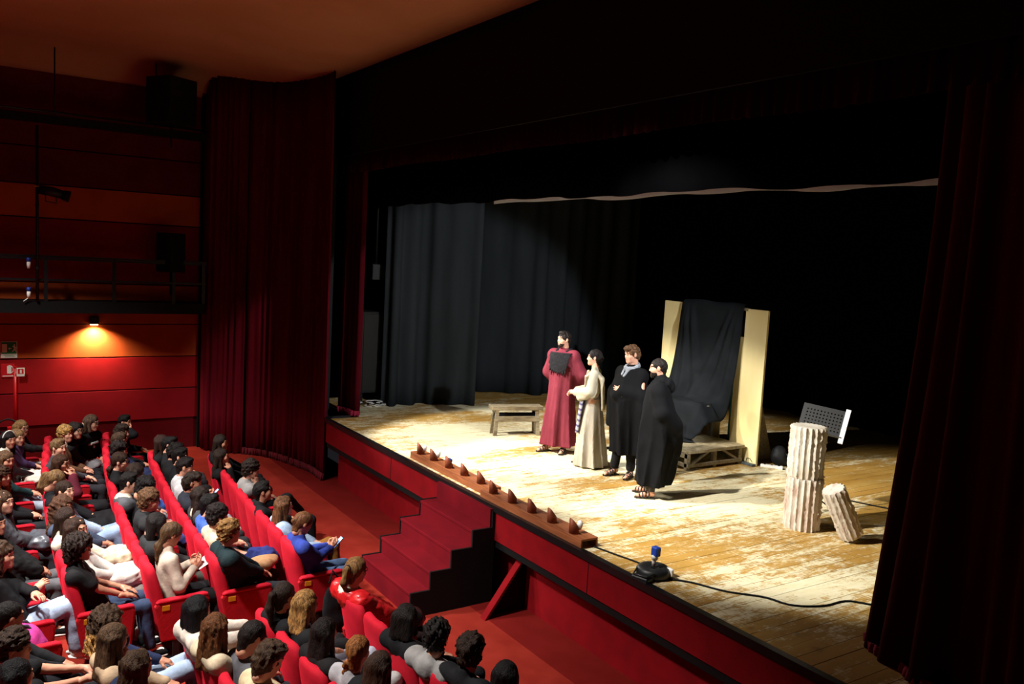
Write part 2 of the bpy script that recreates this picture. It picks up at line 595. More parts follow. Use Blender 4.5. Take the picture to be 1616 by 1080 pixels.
def ik(a, b, l1, l2, pole):
    a, b, pole = (np.array(q, float) for q in (a, b, pole))
    d = b - a; L = np.linalg.norm(d); L2 = min(L, (l1 + l2) * 0.995)
    if L > L2:
        b = a + d / L * L2; d = b - a; L = L2
    t = (l1 * l1 - l2 * l2 + L * L) / (2 * L); hh = math.sqrt(max(l1 * l1 - t * t, 1e-6))
    u = d / L; p = pole - u * (pole @ u); p /= (np.linalg.norm(p) + 1e-9)
    return a + u * t + p * hh, b


# ------------------------------------------------------------------ hair
FACE = ('-e', (0, .125, -.035), (.064, .078, .088), .012)


def hair_mesh(style, seed, h=0.0085, long=1.0, pitch=0.0):
    cap = ('e', (0, -.018, .036), (.083, .099, .089), .02)
    P = [cap]; amp, fr = .004, 60
    nape = ('cut', (0, .35, -1), .085)
    NP = ('c', (0, -.058, .0), (0, -.050, -.085), .056, .044, .03)
    if style in ('short', 'crop', 'mop', 'curly'):
        cap = ('e', (0, -.016, .036), (.081, .097, .088), .02); P = [cap, NP]
    if style == 'short':
        P += [('e', (0, .035, .098), (.055, .045, .026), .03), FACE, ('-e', (.085, .03, -.05), (.03, .04, .045), .01), ('-e', (-.085, .03, -.05), (.03, .04, .045), .01), nape]; amp, fr = .006, 70
    elif style == 'crop':
        P = [('e', (0, -.018, .034), (.079, .096, .085), .02), NP, FACE, ('-e', (.085, .03, -.05), (.03, .04, .045), .01), ('-e', (-.085, .03, -.05), (.03, .04, .045), .01), nape]; amp, fr = .003, 80
    elif style == 'mop':
        P += [('e', (0, .02, .085), (.075, .078, .042), .03), ('e', (0, -.05, -.01), (.082, .066, .07), .03), FACE, nape]; amp, fr = .011, 70
    elif style == 'curly':
        P = [('e', (0, -.018, .048), (.096, .108, .094), .02), ('e', (0, -.055, -.02), (.084, .062, .072), .03),
             ('-e', (0, .13, -.04), (.066, .075, .09), .012), nape]; amp, fr = .015, 105
    elif style == 'afro':
        P = [('e', (0, -.024, .045), (.125, .125, .110), .02), ('e', (0, -.06, -.06), (.115, .085, .10), .04),
             ('-e', (0, .14, -.04), (.072, .085, .10), .012), ('cut', (0, 0, -1), .15)]; amp, fr = .02, 95
    elif style in ('long', 'wavy', 'curlylong'):
        if style == 'curlylong': P = [('e', (0, -.018, .040), (.092, .106, .096), .02)]
        e = {'long': 0, 'wavy': .006, 'curlylong': .018}[style]
        zb = -.10 - .17 * long
        for x in (-.058, -.02, .02, .058):
            P.append(('c', (x, -.065 + abs(x) * .3, .02), (x * (1.15 + e * 10), -.095, zb), .040 + e, .030 + e, .03))
        for s_ in (-1, 1):
            P.append(('c', (.070 * s_, .0, .03), (.076 * s_, .005, zb * .75), .022 + e, .020 + e, .025))
        P += [('-e', (0, .13, -.045), (.064, .080, .10), .012)]
        amp, fr = {'long': (.004, 55), 'wavy': (.009, 48), 'curlylong': (.016, 85)}[style]
    elif style == 'bob':
        for x in (-.06, -.02, .02, .06):
            P.append(('c', (x, -.06, .02), (x * 1.1, -.075, -.12), .045, .038, .03))
        for s_ in (-1, 1):
            P.append(('c', (.072 * s_, .0, .03), (.078 * s_, .015, -.11), .024, .024, .025))
        P += [('-e', (0, .13, -.045), (.064, .080, .10), .012)]
    elif style == 'pony':
        P += [NP, FACE, nape, ('c', (0, -.10, .05), (0, -.14, .03), .022, .026, .015),
              ('c', (0, -.14, .03), (0, -.155, -.06), .028, .034, .02), ('c', (0, -.155, -.06), (0, -.135, -.06 - .15 * long), .034, .014, .02)]
    elif style == 'lowpony':
        P += [NP, FACE, ('cut', (0, .35, -1), .26), ('c', (0, -.085, -.05), (0, -.125, -.10), .026, .034, .02),
              ('c', (0, -.125, -.10), (0, -.13, -.12 - .15 * long), .042, .022, .02)]; amp, fr = .007, 60
    elif style == 'bun':
        P += [NP, FACE, nape, ('e', (0, -.112, -.005), (.036, .03, .034), .012), ('e', (0.012, -.125, .005), (.022, .02, .02), .01)]
    elif style == 'braid':
        P += [NP, FACE]
        for q in range(9):
            t = q / 8; P.append(('e', (-.055 - .02 * t + .007 * (-1) ** q, -.085 + .03 * t, -.06 - .20 * t), (.021 - .006 * t, .019 - .005 * t, .019), .006))
    if abs(pitch) > .05:        # loose hair falls straight down whatever the head does
        Rp = rotx(-pitch); Q = []
        for p_ in P:
            if p_[0] in ('c', 'e') and len(p_) > 4 and p_[0] == 'c' and p_[2][2] < -.02 and p_[2] != NP[2]:
                b_ = Rp @ np.array(p_[2]); a_ = Rp @ np.array(p_[1]) if p_[1][2] < -.02 else np.array(p_[1])
                p_ = ('c', tuple(a_), tuple(b_)) + tuple(p_[3:])
            elif p_[0] == 'e' and style == 'braid' and p_[1][2] < -.02:
                p_ = ('e', tuple(Rp @ np.array(p_[1]))) + tuple(p_[2:])
            Q.append(p_)
        P = Q
    zs_ = 0.35 if style in ('long', 'bob', 'pony', 'bun', 'braid', 'wavy', 'lowpony') else 1
    V, F = sdf(P, h, lambda X, Y, Z: amp * pnoise(X, Y, Z * zs_, fr, seed) + min(.5 * amp + .001, .005) * pnoise(X, Y, Z * zs_, 160, seed + 1))
    return V, F


def beard_mesh(h=0.007):
    P = [('e', (0, .026, -.052), (.058, .060, .062), .02), ('e', (0, .062, -.092), (.034, .024, .026), .02),
         ('-e', (0, .10, .0), (.05, .05, .048), .01), ('-e', (0, .092, -.062), (.024, .022, .012), .006), ('cut', (0, -1, .15), -.012), ('cut', (0, 0, 1), -.012)]
    return sdf(P, h, lambda X, Y, Z: .0015 * pnoise(X, Y, Z, 180, 3))


def glasses(parent, M, mt):
    b = MB()
    for s_ in (-1, 1):
        b.tube([(.031 * s_ + .021 * math.cos(a), .098 - .004 * abs(math.cos(a)), .004 + .017 * math.sin(a)) for a in np.linspace(0, 2 * PI, 14)[:-1]], .0028, 5, closed=True)
        b.tube([(.052 * s_, .094, .008), (.076 * s_, .05, .010), (.079 * s_, -.01, .006)], .0026, 5)
    b.tube([(-.010, .101, .008), (.010, .101, .008)], .0026, 5)
    o = b.build('glasses', mt, parent, True); o.matrix_local = M
    return o


def headM(R, t):
    Mx = Matrix.Identity(4)
    for i in range(3):
        for j in range(3):
            Mx[i][j] = R[i][j]
        Mx[i][3] = t[i]
    return Mx


# ================================================================== THE SETTING
FZ = -1.15
# ---- auditorium floor
struct(MB().box(-17.2, 2.6, -8.0, 4.95, FZ - .1, FZ).build('floor', M_carpet), 'red carpeted auditorium floor')
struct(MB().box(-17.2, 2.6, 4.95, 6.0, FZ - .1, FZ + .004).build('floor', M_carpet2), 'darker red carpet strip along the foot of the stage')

# ---- left side wall with horizontal panels
M_wallback = mat('wall_backing_black', '0c0506', 0.9)
M_wred = mat('wall_panel_red', '8a0e12', 0.85, '7d0c10', 2.5, bump=0.15, bscale=120, spec=0.12)
M_wcrim = mat('wall_panel_crimson', '7c0a14', 0.85, '720912', 2.5, bump=0.15, bscale=120, spec=0.12)
M_wora = mat('wall_panel_orange', 'a8481c', 0.85, '9a4018', 2.5, bump=0.15, bscale=120, spec=0.12)
M_wdark = mat('wall_panel_dark_red', '5e0a10', 0.9, '54090e', 2.5, spec=0.1)
wl = struct(MB().box(-17.3, -17.03, -8, 4.1, FZ, 6.2).build('wall_left', M_wallback), 'left side wall of the auditorium')
for z0, z1, mt in ((-1.15, -.56, M_wdark), (-.54, .035, M_wcrim), (.055, .655, M_wred), (.675, 1.275, M_wora), (1.295, 1.66, M_wora),
                   (1.70, 2.02, M_wora), (2.04, 3.15, M_wcrim), (3.17, 3.73, M_wora), (3.75, 4.37, M_wdark), (4.39, 4.90, M_wdark), (4.92, 5.66, M_wdark)):
    fx = -17.02 if z0 < -1 else -16.985
    MB().rbox(-17.03, fx, -8, 3.93, z0, z1, .004).build('panel', mt, wl)
MB().box(-17.03, -16.93, 3.93, 4.1, FZ, 6.1).build('corner_post', M_black, wl)
struct(MB().box(-17.3, 2.6, -8.2, -8.0, FZ, 6.2).build('wall_back', M_wdark), 'dark rear wall of the auditorium')
struct(MB().box(2.5, 2.7, -8.0, 15, FZ, 6.2).build('wall_right', M_wdark), 'dark right side wall')
# ---- ceiling: level over the house, dips to the proscenium, coved to the side wall
M_ceil = mat('ceiling_plaster', 'b4785a', 0.9, 'ac7050', 0.8, spec=0.1)
P = []
for x in [-17.0, -16.95, -16.85, -16.7, -16.5, -16, -14, -11, -8, -4, 0, 2.6]:
    row = []
    for y in [-8.2, -4, 0, 2, 3.2, 3.8, 4.4, 5.0, 5.55]:
        z = 5.83 + 0.12 * min(max(5.3 - y, 0), 2.0)
        z -= 0.42 * max(0, (-16.5 - x) / 0.5) ** 2
        row.append((x, y, z))
    P.append(row)
ce = struct(MB().grid(P).build('ceiling', M_ceil, None, True), 'warm brown plaster ceiling')
sm = ce.modifiers.new('thickness', 'SOLIDIFY'); sm.thickness = 0.1; sm.offset = -1

# ---- stage deck: individual planks running upstage
def plank_mat():
    mt = bpy.data.materials.new('worn_stage_plank'); mt.use_nodes = True
    nt = mt.node_tree; N = nt.nodes; L = nt.links; b = N['Principled BSDF']
    b.inputs['Specular IOR Level'].default_value = 0.35
    geo = N.new('ShaderNodeNewGeometry'); oi = N.new('ShaderNodeObjectInfo')

    def noise(scale, st, detail=5, rough=.6, w=None):
        mp = N.new('ShaderNodeMapping'); mp.inputs['Scale'].default_value = st; L.new(geo.outputs['Position'], mp.inputs[0])
        n = N.new('ShaderNodeTexNoise'); n.inputs['Scale'].default_value = scale; n.inputs['Detail'].default_value = detail
        n.inputs['Roughness'].default_value = rough; L.new(mp.outputs[0], n.inputs['Vector'])
        return n.outputs['Fac']

    def ramp(src, p0, c0, p1, c1):
        r = N.new('ShaderNodeValToRGB'); r.color_ramp.elements[0].position = p0; r.color_ramp.elements[1].position = p1
        r.color_ramp.elements[0].color = lin(c0) if isinstance(c0, str) else (c0, c0, c0, 1)
        r.color_ramp.elements[1].color = lin(c1) if isinstance(c1, str) else (c1, c1, c1, 1)
        L.new(src, r.inputs[0]); return r.outputs[0]

    def mix(fac, a, c, mode='MIX'):
        m_ = N.new('ShaderNodeMix'); m_.data_type = 'RGBA'; m_.blend_type = mode
        if isinstance(fac, float): m_.inputs[0].default_value = fac
        else: L.new(fac, m_.inputs[0])
        for i, q in ((6, a), (7, c)):
            if isinstance(q, str): m_.inputs[i].default_value = lin(q)
            else: L.new(q, m_.inputs[i])
        return m_.outputs[2]

    def math_(op, a, c):
        q = N.new('ShaderNodeMath'); q.operation = op
        for i, v in ((0, a), (1, c)):
            if isinstance(v, (int, float)): q.inputs[i].default_value = v
            else: L.new(v, q.inputs[i])
        return q.outputs[0]
    varn = ramp(noise(1.6, (2.4, 0.7, 1)), .3, 'a0742a', .72, 'c0964a')
    varn = mix(math_('MULTIPLY', oi.outputs['Random'], .45), varn, 'ae8e4a')
    varn = mix(ramp(noise(5, (1, .8, 1), 3), .60, 0.0, .72, .5), varn, '7a5522')
    # bare scuffed wood: fine streaks along the board, in broad patches
    big = noise(0.75, (1.2, .7, 1), 3, .5)
    mid = noise(4.6, (2.4, .75, 1), 6, .72)
    scr = noise(11, (.7, 3.2, 1), 5, .75)
    fine = noise(14, (3.0, .5, 1), 6, .78)
    s = math_('ADD', math_('ADD', math_('MULTIPLY', big, .9), math_('MULTIPLY', mid, .75)), math_('ADD', math_('MULTIPLY', fine, .60), math_('MULTIPLY', scr, .45)))
    s = math_('ADD', s, math_('MULTIPLY', oi.outputs['Random'], .10))
    # boards are worn palest where people walk, mid stage; the outer boards keep their varnish
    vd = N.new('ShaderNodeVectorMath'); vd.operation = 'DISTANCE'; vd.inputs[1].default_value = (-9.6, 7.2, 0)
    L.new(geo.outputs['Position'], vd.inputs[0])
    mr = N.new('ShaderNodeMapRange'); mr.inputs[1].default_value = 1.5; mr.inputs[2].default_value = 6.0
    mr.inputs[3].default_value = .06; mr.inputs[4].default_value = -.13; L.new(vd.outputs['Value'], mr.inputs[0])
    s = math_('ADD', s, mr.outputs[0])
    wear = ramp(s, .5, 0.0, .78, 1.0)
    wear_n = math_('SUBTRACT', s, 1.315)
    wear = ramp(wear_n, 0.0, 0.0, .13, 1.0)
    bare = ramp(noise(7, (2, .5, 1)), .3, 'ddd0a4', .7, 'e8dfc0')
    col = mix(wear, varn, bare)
    grey = ramp(noise(4.2, (1, 1, 1), 2), .68, 0.0, .74, .6)
    col = mix(grey, col, '857a60')
    L.new(col, b.inputs['Base Color'])
    L.new(ramp(s, .9, 0.42, 1.3, 0.7), b.inputs['Roughness'])
    bp = N.new('ShaderNodeBump'); bp.inputs['Strength'].default_value = .25; bp.inputs['Distance'].default_value = .004
    L.new(fine, bp.inputs['Height']); L.new(bp.outputs[0], b.inputs['Normal'])
    return mt


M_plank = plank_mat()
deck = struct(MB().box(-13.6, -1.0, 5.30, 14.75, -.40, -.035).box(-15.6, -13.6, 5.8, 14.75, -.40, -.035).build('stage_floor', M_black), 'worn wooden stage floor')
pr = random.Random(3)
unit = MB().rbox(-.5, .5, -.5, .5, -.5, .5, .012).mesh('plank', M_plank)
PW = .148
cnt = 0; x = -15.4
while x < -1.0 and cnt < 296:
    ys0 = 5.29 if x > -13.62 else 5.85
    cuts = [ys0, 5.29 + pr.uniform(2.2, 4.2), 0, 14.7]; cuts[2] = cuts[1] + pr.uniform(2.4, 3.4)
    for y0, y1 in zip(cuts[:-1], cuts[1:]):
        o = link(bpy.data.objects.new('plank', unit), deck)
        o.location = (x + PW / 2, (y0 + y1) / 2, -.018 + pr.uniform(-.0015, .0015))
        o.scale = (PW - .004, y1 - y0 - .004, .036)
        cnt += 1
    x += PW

# ---- stage front: black nosing, red fascia, black batten, recessed red riser
corner = [(-13.45 - .2 * math.sin(a), 5.45 - .2 * math.cos(a)) for a in np.linspace(0, PI / 2, 7)]
line = [(-1.0, 5.25)] + corner + [(-13.65, 5.75)]


def strip(poly, z0, z1, t):
    outer = [Vector((p[0], p[1], 0)) for p in poly]; inner = []
    for i, p in enumerate(outer):
        d = (outer[min(i + 1, len(outer) - 1)] - outer[max(i - 1, 0)]).normalized()
        inner.append(p + Vector((d.y, -d.x, 0)) * t)
    rings = [[(o_.x, o_.y, z0), (o_.x, o_.y, z1), (q.x, q.y, z1), (q.x, q.y, z0)] for o_, q in zip(outer, inner)]
    return MB().loft(rings)


fr = struct(strip(line, -.40, -.05, .04).build('wall_stage_front', M_fascia), 'red fascia of the stage front')
strip([(a, b - .03 if b < 5.3 else b) if i == 0 else (a - .02, b - .02) for i, (a, b) in enumerate(line)], -.06, .012, .07).build('nosing', mat('black_nosing', '0e0e10', 0.4, spec=.5), fr)
strip([(a, b + .02) for a, b in line], -.49, -.40, .06).build('batten', M_black, fr)
MB().box(-13.5, -1.0, 5.50, 5.60, FZ, -.45).build('riser_panel', M_fascia, fr)
for xx in (-10.9, -6.3, -3.6):
    MB().box(xx - .004, xx + .004, 5.246, 5.26, -.40, -.06).build('joint', M_black, fr)

# ---- dark walls behind everything on stage
struct(MB().box(-17.0, -1.0, 14.9, 15.0, -.4, 6.2).build('wall_stage_back', M_blk_back), 'black rear wall of the stage')
struct(MB().box(-17.1, -17.0, 4.1, 15.0, -1.2, 6.2).build('wall_stage_left', M_blk_back), 'black side wall of the stage')
struct(MB().box(-17.0, 2.6, 5.55, 15.0, 6.1, 6.25).build('ceiling_stage', M_black), 'black grid over the stage')
struct(MB().box(-17.0, -14.4, 5.55, 5.65, FZ, 6.1).build('wall_proscenium_left', M_black))
struct(MB().box(-1.0, 2.6, 5.3, 5.65, FZ, 6.1).build('wall_proscenium_right', M_wdark))
struct(MB().box(-14.4, -1.0, 5.62, 5.66, 4.5, 6.1).build('wall_proscenium_top', M_black))

# ================================================================== CURTAINS
c = drape('curtain', [(-16.92, 3.98), (-16.6, 4.05), (-16.3, 4.30), (-16.10, 4.58)], FZ + .02, 6.0, M_curt, .15, .045, 4)
tag(c, 'narrow red velvet curtain in the corner beside the side wall', 'curtain', 'house curtains')
c = drape('curtain', [(-16.12, 4.60), (-15.75, 4.92), (-15.2, 5.14), (-14.4, 5.32), (-13.98, 5.34), (-13.72, 5.33)], FZ + .05, 5.95, M_curt, .17, .05, 9)
tag(c, 'tall curved red velvet curtain beside the stage corner reaching the house floor', 'curtain', 'house curtains')
hem = [(-16.12, 4.57), (-15.75, 4.89), (-15.2, 5.11), (-14.4, 5.29), (-13.98, 5.31), (-13.72, 5.30)]
drape('fringe', hem, FZ + .005, FZ + .13, mat('fringe_red', '6a0d1c', .95, '3c0710', 60, stretch=(1, 1, .2)), .06, .03, 12, nz=2, ds=.012, parent=c, thick=.03)
c = drape('curtain', [(-14.15, 5.72), (-13.85, 5.82), (-13.62, 5.80), (-13.56, 5.88)], .015, 5.0, M_curtd, .13, .04, 5)
tag(c, 'dark red house curtain gathered at the left edge of the stage deck', 'curtain', 'house curtains')
drape('fringe', [(-14.15, 5.69), (-13.85, 5.79), (-13.62, 5.77), (-13.53, 5.86)], .005, .09, mat('fringe_pink', '8a1c34', .95), .06, .025, 2, nz=2, ds=.012, parent=c, thick=.03)
c = drape('curtain', [(-3.60, 6.14), (-3.50, 6.0), (-3.36, 5.98), (-3.2, 5.82), (-2.9, 5.78), (-2.5, 5.62), (-2.0, 5.55), (-1.2, 5.45)], .012, 5.0, M_curtd, .22, .07, 11, flare=.35)
for v_ in c.data.vertices:      # the free edge sweeps out towards its foot
    if v_.co.z < 3.6 and v_.co.x < -2.9:
        v_.co.x -= .17 * (1 - v_.co.z / 3.6) ** 1.6 * min(1, (-2.9 - v_.co.x) / .4)
tag(c, 'dark red house curtain gathered at the right edge of the stage', 'curtain', 'house curtains')
drape('fringe', [(-3.78, 6.10), (-3.64, 5.96), (-3.42, 5.93), (-3.2, 5.78), (-2.9, 5.73)], .004, .07, MATS['fringe_pink'], .06, .03, 8, nz=2, ds=.012, parent=c, thick=.03)
c = drape('valance', [(-14.35, 5.74), (-11, 5.70), (-8, 5.72), (-4, 5.70), (-1.0, 5.72)], 4.22, 5.9, mat('valance_velvet', '2c060b', .95, '220409', 3, stretch=(1, 1, .15), spec=.03), .12, .035, 21, nz=5, wave=.012)
tag(c, 'pleated dark red valance across the top of the stage opening', 'valance')
c = drape('border', [(-14.4, 6.22), (-8, 6.20), (-1.0, 6.22)], 3.672, 5.4, M_blk_back, .9, .02, 22, nz=4, wave=.014, ds=.05)
tag(c, 'black cloth border hanging below the red valance', 'curtain')
c = drape('border', [(-10.6, 6.60), (-7, 6.58), (-3.4, 6.60)], 3.684, 6.1, mat('pale_cloth', 'c4d2e6', .9), 1.4, .012, 5, nz=3, ds=.05, wave=.012)
tag(c, 'pale cloth border showing as a thin white line under the black one', 'curtain')
c = drape('wing_curtain', [(-14.40, 6.66), (-14.24, 6.95), (-14.30, 7.35), (-14.10, 7.8), (-13.93, 8.15), (-13.88, 8.40)], .01, 4.6, M_blk_cloth, .46, .10, 31, ds=.03)
tag(c, 'charcoal wing curtain nearest the red house curtain, lit along its edge', 'curtain', 'stage wing curtains')
c = drape('wing_curtain', [(-15.75, 8.6), (-15.3, 9.25), (-15.0, 9.8), (-14.55, 10.5), (-14.70, 11.3), (-14.95, 12.2), (-15.0, 13.4)], .01, 4.8, M_blk_cloth, .5, .10, 33, ds=.03)
tag(c, 'charcoal wing curtain further upstage, behind the wooden bench', 'curtain', 'stage wing curtains')
c = drape('backdrop', [(-15.2, 13.9), (-14, 14.35), (-11, 14.42), (-7, 14.5), (-1.2, 14.5)], .01, 5.2, M_blk_back, .55, .05, 35, ds=.04)
tag(c, 'plain black backdrop across the rear of the stage', 'backdrop')
c = drape('wing_curtain', [(-1.6, 6.6), (-1.5, 9), (-1.4, 12), (-1.3, 14.2)], .01, 4.8, M_blk_back, .5, .06, 37, ds=.04)
tag(c, 'black wing curtain hidden beyond the right stage edge', 'curtain', 'stage wing curtains')

# ================================================================== STEPS AND BRACE
M_stairred = mat('stair_carpet', '6c0d18', .9, '5e0b15', 3, bump=.3, bscale=160, spec=.08)
st = thing('stage_steps', 'red carpeted wooden steps with black sides leading up to the stage', 'stairs', (0, 0, FZ))
ys = [5.22, 4.96, 4.69, 4.43, 4.19]; zs = [-.25, -.45, -.66, -.87]
for i in range(4):
    MB().rbox(-9.38, -8.07, ys[i + 1] - .01, ys[i] + .015, zs[i] - .04 - FZ, zs[i] - FZ, .006).build('tread', M_stairred, st)
    MB().box(-9.38, -8.07, ys[i + 1], ys[i + 1] + .02, (zs[i + 1] if i < 3 else FZ) - FZ, zs[i] - .04 - FZ).build('riser', M_stairred, st)
MB().box(-9.38, -8.07, 5.19, 5.24, zs[0] - FZ, -.03 - FZ).build('riser', M_stairred, st)
poly = [(5.24, 0), (5.24, -.06 - FZ)]
zz = [-.06] + zs
poly = [(ys[4] - .01, 0), (5.245, 0), (5.245, -.05 - FZ), (5.21, -.05 - FZ)]
for i in range(4):
    poly += [(ys[i] - (.01 if i else .01), zs[i] + .006 - FZ), (ys[i + 1] - .012, zs[i] + .006 - FZ)]
for xx in (-9.405, -8.07):
    MB().prism(poly, .028, 'x', xx).build('side_panel', M_black, st)
br = thing('brace_board', 'narrow red board leaning under the stage beside the steps', 'board', (-7.72, 5.1, FZ))
MB().prism([(-.20, 0), (-.165, 0), (.36, .70), (.33, .70)], .10, 'x', .0).build('board', M_fascia, br)
MB().prism([(-.17, .0), (.395, .0), (.395, .72), (.36, .70)], .015, 'x', .0).build('gusset', M_black, br)

# ================================================================== LEFT WALL FITTINGS
wk = thing('walkway', 'black metal service walkway with railings along the side wall', 'walkway', (-16.7, 0, 1.53))
MB().box(-.30, .30, -8, 3.93, 0, .20).build('deck_edge', M_black, wk)
for zz_ in (.93, .97, .57):
    MB().box(.24, .28, -8, 3.93, zz_ - .018, zz_ + .018).build('rail', M_blackm, wk)
for yy in (1.28, 2.35, 3.35, 3.88):
    MB().box(.24, .285, yy - .03, yy + .03, .2, .96).build('post', M_blackm, wk)
po = thing('lighting_pole', 'vertical black pole rising above the walkway', 'pole', (-16.38, 1.15, 1.73))
MB().tube([(0, 0, 0), (0, 0, 2.95)], .024, 8).build('tube', M_blackm, po, True)
for zz_ in (.55, 1.05, 1.6):
    MB().lathe([(.032, 0), (.032, .05)], 8, (0, 0, zz_)).build('clamp', M_blackm, po)
sp = thing('spotlight', 'black theatre spotlight clamped to the pole above the walkway', 'spotlight', (-16.33, 1.33, 3.60))
MB().tube([(0, -.16, .02), (0, .02, 0), (0, .22, -.05)], [.075, .085, .07], 14).build('housing', M_blackm, sp, True)
MB().tube([(0, .20, -.045), (0, .30, -.07)], [.085, .10], 14).build('hood', M_black, sp, True)
MB().tube([(.0, -.06, -.06), (.0, -.06, -.17), (0, .10, -.19), (0, .10, -.08)], .01, 6).build('yoke', M_blackm, sp, True)
MB().box(-.012, .012, -.22, -.10, .06, .075).build('handle', M_brass, sp)
for q, (yy, z0, lean) in enumerate(((1.02, 2.34, 0), (1.02, 1.84, .05))):
    pg = thing('plug', ['blue and white plug hanging above the walkway rail', 'blue and white plug hanging below the walkway rail'][q], 'plug', (-16.36, yy, z0))
    MB().lathe([(.03, .06), (.034, .10), (.03, .13)], 10).build('cap', mat('plug_blue', '20409c', .4), pg, True)
    MB().lathe([(.018, -.05), (.03, 0), (.03, .06)], 10).build('body', M_white, pg, True)
    MB().tube([(0, 0, .13), (.0, .06, .20), (0, .12, .12)], .006, 5).build('flex', M_black, pg, True)
    if q:
        MB().tube([(0, 0, -.04), (0, -.04, -.08), (0, -.08, -.11)], .008, 6).build('lead', M_white, pg, True)
bar = thing('lighting_bar', 'black horizontal lighting bar hung from the ceiling along the side wall', 'bar', (-16.5, 0, 4.83))
MB().box(-.05, .05, -6, 3.9, -.09, .05).build('beam', M_black, bar)
MB().tube([(.04, -6, .10), (.04, 3.9, .10)], .02, 8).build('pipe', M_blackm, bar, True)
for yy in (1.42, 3.02, -1.0):
    MB().tube([(0, yy, 0), (0, yy, 1.18)], .012, 6).build('hanger', M_blackm, bar, True)


def speaker(loc, rz, w_, d_, h_, label):
    s_ = thing('loudspeaker', label, 'speaker', loc, rz)
    MB().rbox(-w_ / 2, w_ / 2, -d_ / 2, d_ / 2, 0, h_, .015).build('cabinet', M_black, s_)
    MB().rbox(-w_ / 2 + .02, w_ / 2 - .02, d_ / 2, d_ / 2 + .012, .03, h_ - .03, .005).build('grille', M_blackm, s_)
    MB().tube([(0, 0, -.42), (0, 0, 0)], .018, 8).build('bracket', M_blackm, s_, True)
    MB().tube([(-.06, -d_ / 2 - .03, h_ * .35), (-.06, -d_ / 2 - .03, h_ * .65)], .008, 6).build('handle', M_blackm, s_, True)
    return s_


speaker((-16.55, 3.32, 2.30), math.radians(-60), .34, .40, .72, 'black loudspeaker on the walkway beside the corner curtain')
speaker((-16.3, 3.25, 4.95), math.radians(-60), .62, .60, .80, 'large black loudspeaker high in the corner under the ceiling')
# wall lamp
sc = thing('wall_lamp', 'small box wall lamp glowing downward on the orange panel', 'lamp', (-16.93, 2.09, 1.26))
MB().rbox(-.05, .05, -.075, .075, .03, .16, .006).build('housing', M_blackm, sc)
MB().box(-.04, .04, -.06, .06, .018, .03).build('diffuser', mat('lamp_glow', 'ffd9a0', .5, emit=('ffe0b0', 14.0)), sc)
spot('wall_lamp_light', (-16.85, 2.09, 1.262), (-16.97, 2.09, .2), 380, 140, 1.0, .03, (1.0, .80, .54))
# signs
M_green = mat('sign_green', '1a8546', .5)
M_signwhite = mat('sign_white', 'd8dccd', .5)
M_signred = mat('sign_red', 'b8141c', .5)


def wallpoly(pts, x, mt, name, parent, t=.002):
    """flat mark on the wall in (y, z)"""
    return MB().prism(pts, t, 'x', x).build(name, mt, parent)


ex = thing('exit_sign', 'green emergency exit sign with running figure and arrow', 'sign', (-16.975, .755, .69))
MB().rbox(-.01, .006, -.125, .125, 0, .29, .003).build('board', M_signwhite, ex)
wallpoly([(-.115, .075), (.115, .075), (.115, .28), (-.115, .28)], .0065, M_green, 'field', ex)
wallpoly([(-.105, .10), (-.03, .10), (-.03, .245), (-.105, .245)], .009, M_signwhite, 'door_mark', ex)
wallpoly([(-.015, .165), (.012, .145), (.012, .16), (.04, .16), (.04, .172), (.012, .172), (.012, .187)], .009, M_signwhite, 'arrow', ex)
wallpoly([(.05, .20), (.075, .185), (.07, .15), (.045, .115), (.06, .108), (.085, .14), (.105, .10), (.118 - .005, .106), (.10, .155), (.098, .18), (.113, .165), (.113, .185), (.09, .208), (.06, .215)], .009, M_signwhite, 'runner', ex)
MB().lathe([(.013, 0), (.013, .002)], 10, (0, 0, 0), Matrix.Translation((.009, .082, .228)) @ Matrix.Rotation(PI / 2, 4, 'Y')).build('runner_head', M_signwhite, ex)
for q in range(2):
    wallpoly([(-.08 + .02 * q, .045 - .022 * q), (.07 + .02 * q, .045 - .022 * q), (.07 + .02 * q, .052 - .022 * q), (-.08 + .02 * q, .052 - .022 * q)], .0065, M_green, 'caption', ex)
hs = thing('hose_sign', 'red fire hose sign with white reel mark above the pipe', 'sign', (-16.975, .745, .345))
MB().rbox(-.01, .004, -.11, .09, 0, .24, .003).build('board', M_signred, hs)
wallpoly([(-.02, .07), (.045, .07), (.045, .205), (-.02, .205)], .0045, M_signwhite, 'reel_mark', hs)
MB().tube([(.006, .0 + .075 * math.sin(a), .14 + .075 * math.cos(a)) for a in np.linspace(0, 2.9, 12)], .005, 5).build('hose_mark', M_signwhite, hs)
wallpoly([(-.09, .02), (.08, .02), (.08, .035), (-.09, .035)], .0045, M_signwhite, 'caption', hs)
fs = thing('extinguisher_sign', 'small white framed fire extinguisher sign projecting beside the red pipe', 'sign', (-16.90, .925, .37))
MB().rbox(-.006, .006, -.06, .06, 0, .15, .002).build('board', M_signwhite, fs)
wallpoly([(-.045, .045), (.045, .045), (.045, .135), (-.045, .135)], .0062, M_signred, 'field', fs)
wallpoly([(-.012, .055), (.018, .055), (.018, .105), (.010, .118), (-.004, .118), (-.012, .105)], .0085, M_signwhite, 'bottle_mark', fs)
MB().box(-.07, 0, -.01, .01, .06, .08).build('bracket', M_signwhite, fs)
pp = thing('fire_pipe', 'red vertical fire water pipe on the side wall', 'pipe', (-16.94, .84, -.60))
MB().tube([(0, 0, 0), (0, 0, 1.14)], .022, 8).build('tube', mat('pipe_red', 'b01218', .4), pp, True)
MB().lathe([(.03, 0), (.03, .03)], 8, (0, 0, 1.12)).build('collar', MATS['pipe_red'], pp)
